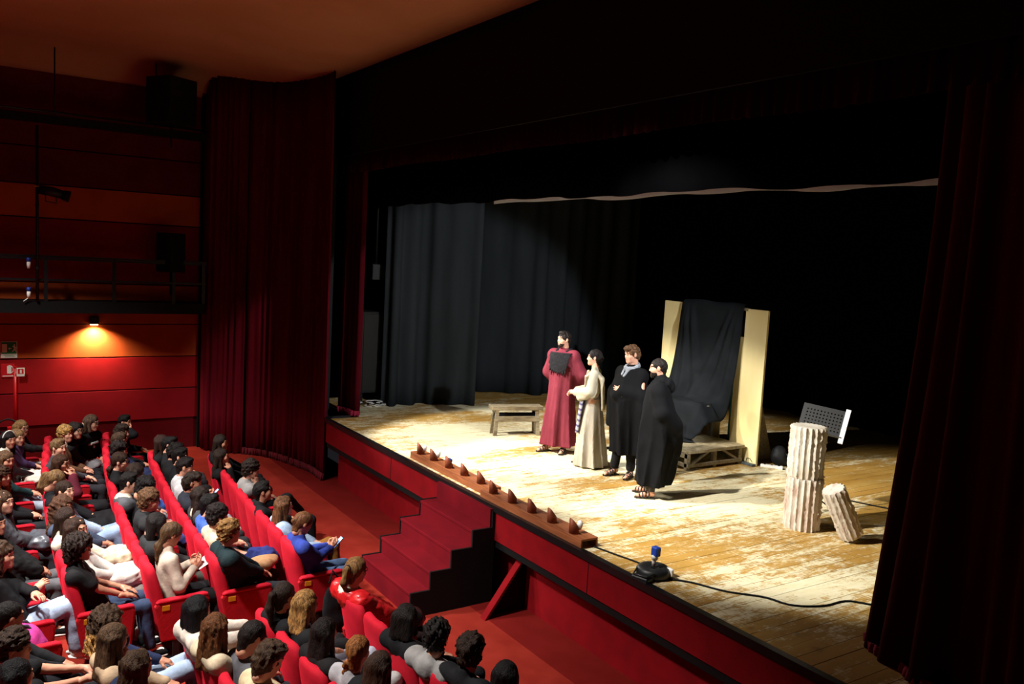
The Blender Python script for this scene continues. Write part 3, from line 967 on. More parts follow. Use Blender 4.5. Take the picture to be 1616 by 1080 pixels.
ho = thing('hose_reel', 'black fire hose loop hanging from the wall by the red pipe', 'hose', (-16.85, .72, -.52))
MB().tube([(.02 * math.sin(3 * a), .16 * math.cos(a), .02 + .12 * math.sin(a)) for a in np.linspace(0, 2 * PI, 28)[:-1]], .016, 6, closed=True).build('loop', M_black, ho, True)
MB().box(-.1, .0, .0, .06, -.16, .0).build('bracket', M_signred, ho)

# equipment in the left wing
eq = thing('equipment_cabinet', 'dark grey equipment cabinet in the left wing behind the house curtain', 'cabinet', (-14.95, 6.62, 0))
MB().rbox(-.3, .3, -.28, .28, .2, 1.75, .01).build('body', mat('case_grey', '0d0d0c', .7), eq)
MB().rbox(.30, .312, -.24, .24, .24, 1.70, .004).build('door', mat('case_door', '131210', .7), eq)
MB().box(.312, .33, .15, .17, .9, 1.05).build('handle', M_blackm, eq)
for sx, sy in ((-1, -1), (-1, 1), (1, -1), (1, 1)):
    MB().box(sx * .27 - .025, sx * .27 + .025, sy * .24 - .025, sy * .24 + .025, 0, .2).build('leg', M_black, eq)
el = thing('lamp_housing', 'small grey lamp housing above the cabinet in the left wing', 'lamp', (-14.8, 6.65, 2.35))
MB().rbox(-.12, .12, -.12, .12, 0, .3, .01).build('housing', mat('case_mid', '1a1b1c', .6), el)
MB().tube([(0, 0, .3), (0, 0, 3.74)], .02, 8).build('pole', M_blackm, el, True)
cb = thing('cable_heap', 'tangle of pale cables on the floor of the left wing', 'cables', (-14.45, 6.35, 0))
for q in range(7):
    r_ = random.Random(q); cx_, cy_ = r_.uniform(-.12, .12), r_.uniform(-.2, .25)
    MB().tube([(cx_ + .12 * math.cos(a) * r_.uniform(.7, 1.2), cy_ + .16 * math.sin(a), .012 + .012 * q) for a in np.linspace(0, 5.8, 16)], .008, 5).build('cable', [M_white, M_blackm][q % 2], cb, True)


# ================================================================== STAGE PROPS
M_wood = mat('weathered_wood', '8e8166', .75, '6f6450', 5, stretch=(1.5, 6, 6), bump=.3, bscale=30)
M_woody = mat('pale_weathered_wood', 'a6987a', .75, '84775c', 5, stretch=(6, 1.5, 6), bump=.3, bscale=30)
# ---- bench
bn = thing('wooden_bench', 'weathered grey wooden bench left of the person in the red robe', 'bench', (-11.36, 7.70, 0), math.atan2(.95, .28))
MB().rbox(-.44, .44, -.115, .115, .42, .49, .008).build('top', M_wood, bn)
for sx in (-1, 1):
    for sy in (-1, 1):
        b = MB(); b.loft([[(sx * .37 - .03 + dx, sy * .10 - .02 + dy, 0) for dx, dy in ((0, 0), (.06, 0), (.06, .04), (0, .04))],
                          [(sx * .34 - .03 + dx, sy * .075 - .02 + dy, .42) for dx, dy in ((0, 0), (.06, 0), (.06, .04), (0, .04))]])
        b.build('leg', M_wood, bn)
for sy in (-1, 1):
    MB().rbox(-.39, .39, sy * .108 - .012, sy * .108 + .012, .235, .325, .004).build('rail', M_wood, bn)
MB().rbox(-.36, .36, -.06, .06, .25, .36, .01).build('dark_tray', M_black, bn)
for sx in (-1, 1):
    MB().rbox(sx * .35 - .02, sx * .35 + .02, -.10, .10, .36, .42, .004).build('crosspiece', M_wood, bn)

# ---- throne: flats, frame, platform, cloth
M_flat = mat('yellow_painted_board', 'e4d4a0', .6, 'dac68a', 1.6, stretch=(1.5, 1, .5), bump=.08, bscale=8, spec=.3)
fl = thing('throne_flat', 'tall yellow painted boards flanking the cloth covered throne', 'stage flat', (-9.3, 9.97, 0))
MB().rbox(-1.09, -.60, -.02, .02, 0, 2.335, .003).build('board', M_flat, fl)
MB().rbox(.66, 1.08, -.02, .02, 0, 2.335, .003).build('board', M_flat, fl)
MB().rbox(.52, .655, -.015, .02, 0, 1.9, .003).build('inner_board', mat('pale_board', 'dcc890', .6, 'cdb87c', 2), fl)
MB().rbox(-.58, .30, .0, .015, .25, 1.0, .003).build('inner_board', MATS['pale_board'], fl)
MB().rbox(.485, .515, -.02, .01, .3, 1.2, .003).build('edge_strip', mat('teal_paint', '1f5a55', .6), fl)
MB().rbox(-.64, .70, -.03, .03, 2.30, 2.345, .004).build('crossbar', M_wood, fl)
MB().rbox(.80, 1.08, -.10, -.02, 0, .035, .004).build('foot_plate', mat('grey_steel', '5c666c', .5, metal=.4), fl)
MB().tube([(.90, -.03, .03), (.91, -.03, .09), (.97, -.03, .10), (1.02, -.03, .05)], .004, 5).build('wire', M_blackm, fl)
for q in (-.85, .85):
    MB().prism([(.02, 0), (.6, 0), (.02, 1.5)], .03, 'x', q).build('back_brace', M_wood, fl)
pf = thing('throne_platform', 'low weathered wooden platform with diagonal braces under the throne', 'platform', (-9.2, 9.3, 0))
for q in range(6):
    MB().rbox(-.80, .80, -.57 + q * .195, -.57 + q * .195 + .19, .245, .295, .005).build('plank', M_woody, pf)
for sx in (-.76, .74):
    for sy in (-.54, .0, .54):
        MB().rbox(sx - .03, sx + .03, sy - .035, sy + .035, 0, .245, .004).build('leg', M_wood, pf)
    MB().rbox(sx - .02, sx + .045, -.57, .57, .04, .095, .004).build('rail', M_wood, pf)
    for s_ in (-1, 1):
        MB().prism([(s_ * .50, .09), (s_ * .43, .09), (s_ * .12, .245), (s_ * .19, .245)][::s_], .03, 'x', sx + .01).build('brace', M_wood, pf)
MB().rbox(-.8, .8, -.575, -.545, .04, .10, .004).build('rail', M_wood, pf)
MB().rbox(-.8, .8, -.575, -.545, .17, .24, .004).build('rail', M_wood, pf)
ts = thing('wooden_throne', 'high wooden throne seat under the black cloth', 'throne', (-9.35, 9.64, .295))
MB().rbox(-.54, .52, -.28, .28, .50, .545, .01).build('board', M_wood, ts)
for sx in (-.48, .26):
    for sy in (-.22, .24):
        MB().rbox(sx - .03, sx + .03, sy - .03, sy + .03, 0, .50, .004).build('post', mat('grey_post', '6a675e', .6), ts)
# black drape over crossbar, seat and platform
path = [(10.02, 1.9), (10.01, 2.355), (9.93, 2.36), (9.915, 2.2), (9.90, 1.7), (9.86, 1.25), (9.80, .98), (9.68, .865), (9.40, .86), (9.335, .82), (9.30, .55), (9.26, .36), (9.18, .315), (8.80, .312), (8.70, .28), (8.685, .12), (8.66, .015), (8.55, .012)]
pth = resample([Vector((0, a, b)) for a, b in path], .03)
nU = 56; P = []
for j, p in enumerate(pth):
    v = j / (len(pth) - 1); row = []
    z = p.z; y = p.y
    hang = max(0, min(1, (2.36 - z) / 1.4)) if y > 9.6 else 1
    xl = -9.95 - .10 * hang; xr = -8.66 - .02 * hang
    if y < 9.35: xr = -8.66 - .16 * min(1, (9.35 - y) / .1)
    if y < 9.2: xl = -10.02; xr = -8.82 + .1 * math.sin(y * 9)
    for i in range(nU + 1):
        u = i / nU; x_ = xl + (xr - xl) * u
        dy = dz = 0
        q_ = 2.36 - z
        if y > 9.62 and z < 2.36:
            # swags: folds gather at the two top corners and fan towards a deep central sag
            dy = -.07 * hang * math.sin(PI * u)
            for c0, c1, wd, am in ((.10, .30, .045, .06), (.17, .52, .05, .05), (.06, .12, .04, .05), (.90, .72, .045, .06), (.83, .50, .05, .045), (.95, .90, .04, .05)):
                cc = c0 + (c1 - c0) * min(1, q_ / 1.45) ** 1.1
                dy -= am * math.exp(-((u - cc) / (wd * (.7 + .5 * q_))) ** 2) * min(1, q_ * 3)
            dy -= .012 * math.sin(17 * u + 3 * z) * hang
        elif y > 9.345:
            dz = .010 * math.sin(11 * u + 20 * y)
        elif z > .33:
            dy = -.035 * (1 + math.sin(14 * u + 1)) * min(1, (.86 - z) * 3) - .015
        elif z > .30:
            dz = .008 + .008 * math.sin(15 * u + 12 * y)
        else:
            dy = -.03 - .035 * math.sin(13 * u) * (.3 - z) * 3
        over = max(0, x_ + 8.85)
        k_ = min(1, max(0, (1.05 - z) / .2)) if y > 9.345 else max(0, min(1, (z - .33) / .3))
        dz -= over * 1.5 * k_
        row.append((x_, y + dy, max(z + dz, .012)))
    P.append(row)
o = MB().grid(P).build('throne_drape', mat('black_drape', '191b1e', .9, '141618', 4, bump=.15, bscale=50, spec=.08), None, True)
sm = o.modifiers.new('thickness', 'SOLIDIFY'); sm.thickness = .008; sm.offset = 0
tag(o, 'black cloth draped over the throne from its crossbar to the platform', 'drape')

# ---- broken column
M_plaster = mat('white_plaster', 'd9d2c4', .85, 'b3a48e', 4, bump=.4, bscale=40, spec=.15, contrast=(.42, .75))
M_plaster2 = mat('stained_plaster', 'd2c8ba', .85, '9a6a50', 5, stretch=(2, 2, .7), bump=.4, bscale=40, spec=.15, contrast=(.5, .8))


def drum(name, r, hgt, n, mt, seed, parent=None, M=None):
    rr = np.random.RandomState(seed); N_ = n * 8
    vs = []; zs_ = np.linspace(0, hgt, 26)
    jit = rr.normal(0, .0035, (len(zs_), N_))
    B = MB(); rings = []
    for iz, z in enumerate(zs_):
        ring = []
        for k in range(N_):
            a = 2 * PI * k / N_; t = (k % 8) / 8
            fl_ = .022 * (1 - abs(2 * t - 1) ** 2.2)        # concave flutes, rough arrises
            e = .006 * (1 if iz in (0, len(zs_) - 1) else 0)
            q = r - fl_ * (r / .2) - e + jit[iz, k] * (1.6 if t == 0 else .8)
            ring.append((q * math.cos(a), q * math.sin(a), z))
        rings.append(ring)
    B.loft(rings)
    if M is not None:
        B.v = [tuple(M @ Vector(v)) for v in B.v]
    return smooth_angle(B.build(name, mt, parent), 50)


CX, CY = -5.97, 8.10
co = drum('column_drum', .205, .60, 20, M_plaster2, 1); co.location = (CX, CY, 0)
tag(co, 'white fluted column drum standing on the stage, bottom one of the stack', 'column', 'fluted column drums')
co = drum('column_drum', .202, .585, 20, M_plaster, 2); co.location = (CX - .012, CY, .603); co.rotation_euler = (0, 0, .2)
tag(co, 'white fluted column drum, upper one of the standing stack', 'column', 'fluted column drums')
right = Vector((.548, .835, 0)).normalized(); away = Vector((-.83, .55, 0)).normalized()
ax_ = (right * -.52 + away * -.12 + Vector((0, 0, 1))).normalized()
xa = right - ax_ * right.dot(ax_); xa.normalize(); ya = ax_.cross(xa)
Mx = Matrix(((xa.x, ya.x, ax_.x, 0), (xa.y, ya.y, ax_.y, 0), (xa.z, ya.z, ax_.z, 0), (0, 0, 0, 1)))
co = drum('column_drum', .132, .60, 14, M_plaster2, 3, None, Mx)
co.location = (-5.40, 8.22, .065)
tag(co, 'smaller fluted column piece leaning against the standing stack', 'column', 'fluted column drums')

# ---- music stand
ms = thing('music_stand', 'black perforated music stand with white sheets behind the column', 'music stand', (-6.30, 8.78, 0))
MB().tube([(0, 0, .12), (0, 0, 1.10)], .013, 8).build('pole', M_blackm, ms, True)
for q in range(3):
    a = 2.1 * q + .9
    MB().tube([(0, 0, .20), (.26 * math.cos(a), .26 * math.sin(a), .012)], .009, 6).build('leg', M_blackm, ms, True)
dr = right; tilt = math.radians(58)
up_ = (away * math.sin(tilt) * -1 + Vector((0, 0, 1)) * math.cos(tilt)) * -1
dr = (right * .84 - away * .50 - Vector((0, 0, .10))).normalized()
up_ = away * .55 - right * .62 + Vector((0, 0, .42)); up_ = (up_ - dr * up_.dot(dr)).normalized()   # desk laid back
nrm = dr.cross(up_).normalized()
DM = Matrix(((dr.x, up_.x, nrm.x, 0), (dr.y, up_.y, nrm.y, 0), (dr.z, up_.z, nrm.z, 1.15), (0, 0, 0, 1)))
b = MB(); W_, H_ = .52, .34; nx_, ny_ = 13, 8; hole = .010
for i in range(nx_):
    for j in range(ny_):
        x0 = -W_ / 2 + W_ * i / nx_; x1 = x0 + W_ / nx_; y0 = -H_ / 2 + H_ * j / ny_; y1 = y0 + H_ / ny_
        cx_, cy_ = (x0 + x1) / 2, (y0 + y1) / 2
        sq = [(x0, y0), (cx_, y0), (x1, y0), (x1, cy_), (x1, y1), (cx_, y1), (x0, y1), (x0, cy_)]
        if 0 < i < nx_ - 1 and 0 < j < ny_ - 1:
            hl = [(cx_ + hole * math.cos(a), cy_ + hole * math.sin(a)) for a in (np.arange(8) * PI / 4 - 3 * PI / 4)]
            b._add([DM @ Vector((*p, 0)) for p in sq + hl], [(k, (k + 1) % 8, 8 + (k + 1) % 8, 8 + k) for k in range(8)])
        else:
            b._add([DM @ Vector((*p, 0)) for p in sq], [tuple(range(8))])
o = b.build('desk', M_blackm, ms); sm = o.modifiers.new('thickness', 'SOLIDIFY'); sm.thickness = .004
MB().box(-.26, .26, -.175, -.165, .0, .05, DM).build('ledge', M_blackm, ms)
sh = MB().box(.235, .29, -.24, .19, .012, .040, Matrix.Translation((-6.30, 8.78, 0)) @ DM).build('sheet_music', mat('paper_white', 'e6e6ea', .8), None)
tag(sh, 'white sheets of music clipped on the right of the music stand', 'paper')

# ---- footlight bars
M_copper = mat('copper_shield', '8c4a30', .55, '70351f', 8, metal=.25, spec=.4)
M_barwood = mat('footlight_bar_wood', '9a5a34', .65, '7c4426', 4, stretch=(.6, 5, 5), bump=.2, bscale=20)
M_bulb = mat('bulb_white', 'f2f2f0', .25, spec=.6)
XS = [[-10.33, -9.94, -9.51, -9.10, -8.69], [-8.26, -7.85, -7.45, -7.07, -6.68]]
for q in range(2):
    x0, x1 = ((-10.52, -8.46), (-8.455, -6.47))[q]; yc = (5.47, 5.385)[q]
    bt = thing('footlight_bar', ['wooden footlight bar with copper shields at the stage edge, further from the camera',
                                 'wooden footlight bar with copper shields at the stage edge, nearer the camera'][q], 'footlights', ((x0 + x1) / 2, yc, 0), 0, 'footlight bars')
    hw = (x1 - x0) / 2
    MB().rbox(-hw, hw, -.11, .11, .075, .098, .003).build('top_board', M_barwood, bt)
    MB().rbox(-hw, hw, -.11, -.088, .004, .075, .003).build('front_board', M_barwood, bt)
    MB().rbox(-hw, hw, .088, .11, .004, .075, .003).build('back_board', M_barwood, bt)
    for i, xs in enumerate(XS[q]):
        lx = xs - (x0 + x1) / 2; outer = []; inner = []
        B = MB(); R_ = .062; n_ = 13; ring = []
        for k in range(n_):
            a = PI + PI * k / (n_ - 1)            # half shell bulging to the audience
            zt = .098 + .165 - .095 * (1 + math.sin(a))
            ring.append([(lx + R_ * math.cos(a), -.03 + R_ * math.sin(a), .098), (lx + R_ * math.cos(a), -.03 + R_ * math.sin(a), zt)])
        B.grid(ring); o = B.build('shield', M_copper, bt, True)
        sm = o.modifiers.new('thickness', 'SOLIDIFY'); sm.thickness = .004
        MB().lathe([(.018, .098), (.020, .13), (.012, .135)], 10, (lx, -.005, 0)).build('socket', M_black, bt, True)
        if (q, i) in ((0, 0), (0, 1), (1, 4)):
            MB().lathe([(.010, .13), (.022, .15), (.032, .18), (.030, .205), (.018, .225), (.002, .232)], 12, (lx + .02, .015, 0)).build('bulb', M_bulb, bt, True)
pg = thing('plug', 'blue and white plug lying by the second footlight', 'plug', (-9.78, 5.56, .13))
MB().tube([(-.05, 0, 0), (.02, 0, 0)], .028, 10).build('body', M_white, pg, True)
MB().tube([(.02, 0, 0), (.07, 0, 0)], .032, 10).build('cap', MATS['plug_blue'], pg, True)

# ---- cable reel with plug, cables
rl = thing('cable_reel', 'flat black cable reel on the stage edge', 'cable reel', (-5.60, 5.46, 0), .25)
MB().lathe([(.10, 0), (.155, .012), (.165, .03), (.16, .075), (.14, .092), (.08, .10), (.06, .085)], 28).build('drum', mat('reel_black', '1d1e20', .45, spec=.5), rl, True)
MB().rbox(-.09, .09, -.24, -.12, .0, .05, .012).build('base', MATS['reel_black'], rl)
MB().tube([(-.10, -.13, .075), (-.07, -.23, .06), (.07, -.23, .06), (.10, -.13, .075)], .011, 6).build('handle', MATS['reel_black'], rl, True)
for sx, sy in ((.06, .03), (-.04, .06), (.02, -.05)):
    MB().lathe([(.018, .085), (.018, .104), (.010, .104)], 10, (sx, sy, 0)).build('socket', M_black, rl)
MB().rbox(.06, .15, .10, .13, .03, .10, .006, Matrix.Rotation(-.4, 4, 'Z')).build('label_plate', M_white, rl)
pg = thing('plug', 'blue and white plug standing in the cable reel', 'plug', (-5.60, 5.46, .095))
MB().tube([(0, 0, 0), (0, .0, .07)], [.018, .02], 10).build('pin_body', mat('plug_grey', 'b8aca4', .5), pg, True)
MB().tube([(0, 0, .07), (.01, .01, .12)], [.034, .034], 10).build('body', M_white, pg, True)
MB().rbox(-.03, .05, -.025, .04, .10, .19, .01).build('cap', MATS['plug_blue'], pg)


def cable(pts, r, label, z=.008):
    o_ = MB().tube(resample([Vector((a, b, z)) for a, b in pts], .05), r, 6).build('cable', M_black, None, True)
    tag(o_, label, 'cable', 'stage cables'); return o_


cable([(-6.46, 5.44), (-6.15, 5.50), (-5.9, 5.55), (-5.74, 5.52)], .009, 'black cable from the footlight bar to the cable reel')
cable([(-5.46, 5.52), (-5.30, 5.66), (-5.0, 5.80), (-4.75, 6.02), (-4.52, 6.10), (-4.38, 6.35), (-4.35, 6.65), (-4.18, 6.80), (-4.05, 6.98), (-3.6, 7.1)], .010, 'black cable snaking from the reel to the right curtain')
cable([(-7.9, 10.3), (-7.3, 9.9), (-6.6, 9.65), (-5.8, 9.9), (-4.9, 10.3), (-3.6, 10.6)], .010, 'black cable running across the stage behind the column')
bg = thing('black_bag', 'black bag lying behind the right throne board', 'bag', (-8.14, 10.38, 0))
V, F = sdf([('e', (0, 0, .14), (.13, .13, .16), .04), ('e', (.04, .08, .09), (.12, .12, .09), .04), ('cut', (0, 0, -1), 0)], .02, lambda X, Y, Z: .008 * pnoise(X, Y, Z, 30, 5))
link(bpy.data.objects.new('sack', npmesh('sack', V, F, mat('bag_black', '111214', .7))), bg)
MB().tube([(.12, .0, .2), (.22, .12, .06), (.30, .30, .02), (.20, .32, .01)], .016, 6).build('strap', MATS['bag_black'], bg, True)
pw = thing('power_strip', 'small white power strip on the floor beside the black bag', 'power strip', (-8.06, 10.12, 0), .6)
MB().rbox(-.16, .16, -.035, .035, 0, .045, .006).build('body', M_white, pw)
for q in range(3):
    MB().lathe([(.018, .045), (.018, .048)], 8, (-.1 + .1 * q, 0, 0)).build('socket', M_black, pw)


# ================================================================== SEATS
def back_mesh():
    rings = []; n = 24
    secs = [(.26, -.150, .235, .045), (.36, -.165, .238, .058), (.50, -.190, .238, .062), (.66, -.222, .236, .060), (.78, -.250, .232, .056),
            (.86, -.268, .222, .052), (.91, -.279, .200, .046), (.94, -.286, .165, .036), (.952, -.289, .11, .02)]
    for z, y, hw, ht in secs:
        ring = []
        for k in range(n):
            a = 2 * PI * k / n; ca, sa = math.cos(a), math.sin(a)
            sx = math.copysign(abs(ca) ** .45, ca); sy = math.copysign(abs(sa) ** .7, sa)
            ring.append((hw * sx, y + ht * sy + .03 * sx * sx, z))
        rings.append(ring)
    return MB().loft(rings).mesh('backrest', M_velvet, True)


def cushion_mesh():
    rings = []; n = 24
    for z, s_ in ((.335, .86), (.345, .96), (.375, 1.0), (.42, 1.0), (.448, .95), (.458, .84), (.462, .5)):
        ring = []
        for k in range(n):
            a = 2 * PI * k / n; ca, sa = math.cos(a), math.sin(a)
            sx = math.copysign(abs(ca) ** .4, ca); sy = math.copysign(abs(sa) ** .4, sa)
            ring.append((.212 * sx * s_, .055 + .215 * sy * s_, z))
        rings.append(ring)
    return MB().loft(rings).mesh('seat_cushion', M_velvet, True)


def arm_mesh():
    b = MB()
    poly = [(-.17, .20), (.24, .20), (.275, .56), (.26, .60), (-.20, .585), (-.23, .55)]
    c = Vector((0, .03, .42)); rings = []
    for x_, s_ in ((-.028, .93), (-.022, 1.0), (.022, 1.0), (.028, .93)):
        rings.append([(x_, c.y + (p[0] - c.y) * s_, c.z + (p[1] - c.z) * s_) for p in poly])
    b.loft(rings)
    return b.mesh('arm_panel', M_seatpan)


def armtop_mesh():
    rings = []
    for y, z, s_ in ((-.215, .585, .6), (-.19, .597, 1), (.0, .603, 1), (.22, .61, 1), (.262, .60, .8), (.272, .58, .3)):
        rings.append([(.034 * s_ * math.cos(a), y, z + .022 * s_ * math.sin(a)) for a in np.arange(10) * 2 * PI / 10])
    return MB().loft(rings).mesh('arm_pad', M_velvet, True)


SM = dict(back=back_mesh(), cush=cushion_mesh(), arm=arm_mesh(), pad=armtop_mesh(),
          foot=MB().box(-.025, .025, -.16, .12, 0, .03).box(-.02, .02, -.06, .0, .03, .34).mesh('foot', M_blackm),
          plate=MB().rbox(-.004, .004, -.035, .035, -.025, .025, .002).mesh('number_plate', M_brass))
ROWS = dict(A=(2.93, .009, 8), B=(2.13, .012, 8.5), C=(1.52, .013, 8.5), D=(.84, .011, 9), E=(.17, .011, 9))
START = dict(Af=-8.5, Bf=-8.45, Cf=-8.5, Df=-8.5, Ef=-8.45, An=-6.8, Bn=-6.8, Cn=-6.8, Dn=-6.8, En=-7.1)
PITCH = .485


def seat_pos(row, blk, i):
    x = START[row + blk] + (-PITCH if blk == 'f' else PITCH) * i
    a, b, c = ROWS[row]
    y = a + b * (x + c) ** 2 + .26
    yaw = math.atan(2 * b * (x + c))
    return x, y, yaw


def add_seat(row, blk, i, label, empty=False, ends=(False, False), plate=False):
    x, y, yaw = seat_pos(row, blk, i)
    s_ = thing('theatre_seat', label, 'seat', (x, y, FZ), yaw, 'red velvet theatre seats')
    link(bpy.data.objects.new('backrest', SM['back']), s_)
    c_ = link(bpy.data.objects.new('seat_cushion', SM['cush']), s_)
    if empty:
        c_.location = (0, -.20, .30); c_.rotation_euler = (math.radians(72), 0, 0); c_.location = (0, .30, .28)
    for sd in ((-1,) if not ends[1] else (-1, 1)):
        a_ = link(bpy.data.objects.new('arm_panel', SM['arm']), s_); a_.location = (sd * PITCH / 2, 0, 0)
        p_ = link(bpy.data.objects.new('arm_pad', SM['pad']), a_)
        f_ = link(bpy.data.objects.new('foot', SM['foot']), s_); f_.location = (sd * PITCH / 2, 0, 0)
        if plate and sd == 1:
            q_ = link(bpy.data.objects.new('number_plate', SM['plate']), a_); q_.location = (.030, -.13, .535)
    return s_


# ================================================================== PEOPLE
SHOE = {}


def shoe_mesh(c, sole='e6e2da'):
    if c in SHOE:
        return SHOE[c]
    V, F = sdf([('c', (0, -.03, .055), (0, .10, .045), .042, .036, .03), ('c', (0, .10, .04), (0, .155, .036), .036, .028, .03),
                ('c', (0, -.03, .06), (0, -.035, .11), .042, .040, .02), ('cut', (0, 0, -1), -.018)], .014)
    V2, F2 = sdf([('c', (0, -.045, .02), (0, .13, .02), .046, .042, .02), ('cut', (0, 0, 1), .026), ('cut', (0, 0, -1), 0)], .014)
    V3, F3, fm = merge([(V, F, None), (V2, F2, np.ones(len(F2), int))])
    lace = np.where((V3[F3].mean(1)[:, 2] > .075) & (np.abs(V3[F3].mean(1)[:, 0]) < .02) & (V3[F3].mean(1)[:, 1] > .0), 1, 0)
    SHOE[c] = npmesh('shoe', V3, F3, [cloth(c), mat('sole_' + sole, sole, .6)], True, np.maximum(fm, lace))
    return SHOE[c]


FOCUS = np.array([-9.0, 7.6, 1.2])


def person(hip, yaw, head, spec, label, rs):
    """seated figure; hip (x,y) world, head centre world"""
    hair, hc, top, leg, pose, flags = spec
    skin = M_skin[rs.choice(['fair', 'warm', 'warm', 'tan'])] if 'tan' not in flags else M_skin['tan']
    sex = 'm' if 'm' in flags else 'f'
    root = thing('person', label, 'person', (hip[0], hip[1], FZ), yaw, 'seated audience')
    Rb = rotz(yaw); o3 = np.array([hip[0], hip[1], FZ])
    H = Rb.T @ (np.array(head, float) - o3)
    # gaze
    tg = FOCUS + np.array([rs.uniform(-.8, .8), 0, rs.uniform(-.3, .3)])
    d = Rb.T @ (tg - np.array(head)); hy = math.atan2(-d[0], d[1]); hy = max(-1.1, min(1.1, hy * .85))
    hp = rs.uniform(-.12, .05)
    if 'down' in flags: hp = -.40; hy *= .4
    if 'up' in flags: hp = .12
    for f in flags.split():
        if f.startswith('y'): hy = math.radians(float(f[1:]))
    Rh = rotz(hy) @ rotx(hp)
    # scale of the whole figure from sitting height
    sc = 1.0 if sex == 'f' else 1.05
    dist = math.hypot(head[0], head[1]); hv = .0085 if dist < 8 else .0105
    HV, HF, HM = head_template(sex, .0075 if dist < 8 else .0092)
    parts = [(xf(HV, Rh, H, sc), HF, HM)]
    neck = H + Rh @ np.array([0, -.020, -.06]) * sc
    N = H + np.array([0, -.045, -.160]) * sc
    P0 = np.array([0, .0, .53])
    wsh = .168 if sex == 'f' else .192
    tw = np.clip(hy * .25, -.3, .3); Rt = rotz(tw)
    C = P0 + (N - P0) * .66 + np.array([0, -.012, 0])
    SH = {s_: N + Rt @ np.array([s_ * wsh, .0, -.045]) for s_ in (-1, 1)}
    hipj = {s_: P0 + np.array([s_ * .085, .0, -.01]) for s_ in (-1, 1)}
    # legs
    spread = rs.uniform(.06, .14) if sex == 'f' else rs.uniform(.12, .2)
    kneeY = .40 + rs.uniform(-.02, .03); KN = {}; AN = {}
    for s_ in (-1, 1):
        KN[s_] = np.array([s_ * spread, kneeY, .53]); AN[s_] = np.array([s_ * (spread + .01), kneeY + rs.uniform(-.10, .06), .10])
    if 'cross' in flags:
        KN[1] = np.array([.02, kneeY + .05, .66]); AN[1] = np.array([-.16, kneeY + .30, .36])
    if 'kneeup' in flags:
        KN[1] = np.array([.08, kneeY + .02, .66]); KN[-1] = np.array([-.06, kneeY + .02, .64])
        AN[1] = np.array([.08, kneeY + .06, .24]); AN[-1] = np.array([-.06, kneeY + .06, .22])
    if 'out' in flags:
        for s_ in (-1, 1): KN[s_][1] += .04; AN[s_][1] = kneeY + .30
    # arms
    la1, la2 = .275, .245
    lap = {s_: np.array([s_ * .055, .24, .665]) for s_ in (-1, 1)}; curl = .55; W = {}; EL = {}; pole = {s_: np.array([s_ * .55, -.6, -.6]) for s_ in (-1, 1)}
    if pose == 'lap': W = lap
    elif pose == 'thigh': W = {s_: np.array([s_ * .12, .22, .66]) for s_ in (-1, 1)}; curl = .35
    elif pose == 'phone': W = {-1: np.array([-.03, .19, .80]), 1: np.array([.05, .19, .80])}; curl = .9
    elif pose == 'read': W = {-1: np.array([-.07, .17, .82]), 1: np.array([.07, .17, .82])}; curl = .8
    elif pose == 'chin': W = {1: H + Rh @ np.array([.035, .09, -.17]), -1: np.array([-.02, .20, .70])}; curl = .9
    elif pose == 'mouth': W = {1: H + Rh @ np.array([.02, .16, -.14]), -1: H + Rh @ np.array([-.03, .16, -.15])}; curl = 1.0
    elif pose == 'fold': W = {1: np.array([-.10, .15, .80]), -1: np.array([.10, .13, .83])}; curl = .5
    elif pose == 'forward': W = {1: np.array([.10, .42, .82]), -1: np.array([-.06, .42, .80])}; curl = .4
    elif pose == 'behindhead':
        W = {-1: np.array([-.08, .22, .68]), 1: H + Rh @ np.array([.10, -.09, -.03])}; pole[1] = np.array([.75, -.75, -.1]); curl = .5
    elif pose == 'face': W = {1: H + Rh @ np.array([.075, .11, -.10]), -1: lap[-1]}; curl = .9
    for s_ in (-1, 1):
        EL[s_], W[s_] = ik(SH[s_], W[s_], la1, la2, pole[s_])
    hands = []
    for s_ in (-1, 1):
        fd = W[s_] - EL[s_]; fd = fd / np.linalg.norm(fd)
        if pose in ('lap', 'thigh', 'forward') or (pose in ('chin', 'face', 'behindhead') and np.allclose(W[s_], lap[s_], atol=.2) and W[s_][2] < .75):
            dr_ = fd * .6 + np.array([-s_ * .35, .45, -.05]); pm = np.array([-s_ * .2, .05, -1])
        elif pose in ('phone', 'read'):
            dr_ = fd * .5 + np.array([-s_ * .1, .5, .35]); pm = np.array([-s_ * .7, -.2, .6])
        elif pose == 'fold':
            dr_ = fd; pm = np.array([0, -.3, -1])
        else:
            dr_ = fd * .5 + (H - W[s_]) * 2.5; pm = H - W[s_] + np.array([-s_ * .05, -.02, 0.02])
        hands.append(hand_at(W[s_], dr_, pm, s_, curl, .0062 if dist < 8 else .0078))
    parts += hands
    # ---- body core (one continuous surface from neck to feet)
    B = [('c', P0 + [-.06, 0, .02], C + [-.055, 0, 0], .085, .082), ('c', P0 + [.06, 0, .02], C + [.055, 0, 0], .085, .082),
         ('c', SH[-1], SH[1], .05, .05, .06), ('c', N + [0, -.0, -.06], neck, .052, .048, .03), ('c', hipj[-1], hipj[1], .085, .085)]
    for s_ in (-1, 1):
        B += [('c', SH[s_], EL[s_], .044, .037, .02), ('c', EL[s_], W[s_], .037, .026, .01),
              ('c', hipj[s_], KN[s_], .075, .052, .02), ('c', KN[s_], AN[s_], .050, .036, .01), ('c', AN[s_], AN[s_] + np.array([0, .10, -.05]), .035, .025, .02)]
    BV, BF = sdf([tuple(tuple(q) if isinstance(q, np.ndarray) else q for q in p) for p in B], .028 if 'bare' not in flags else .019)
    V, F, fm = merge([(BV, BF, None)] + parts)
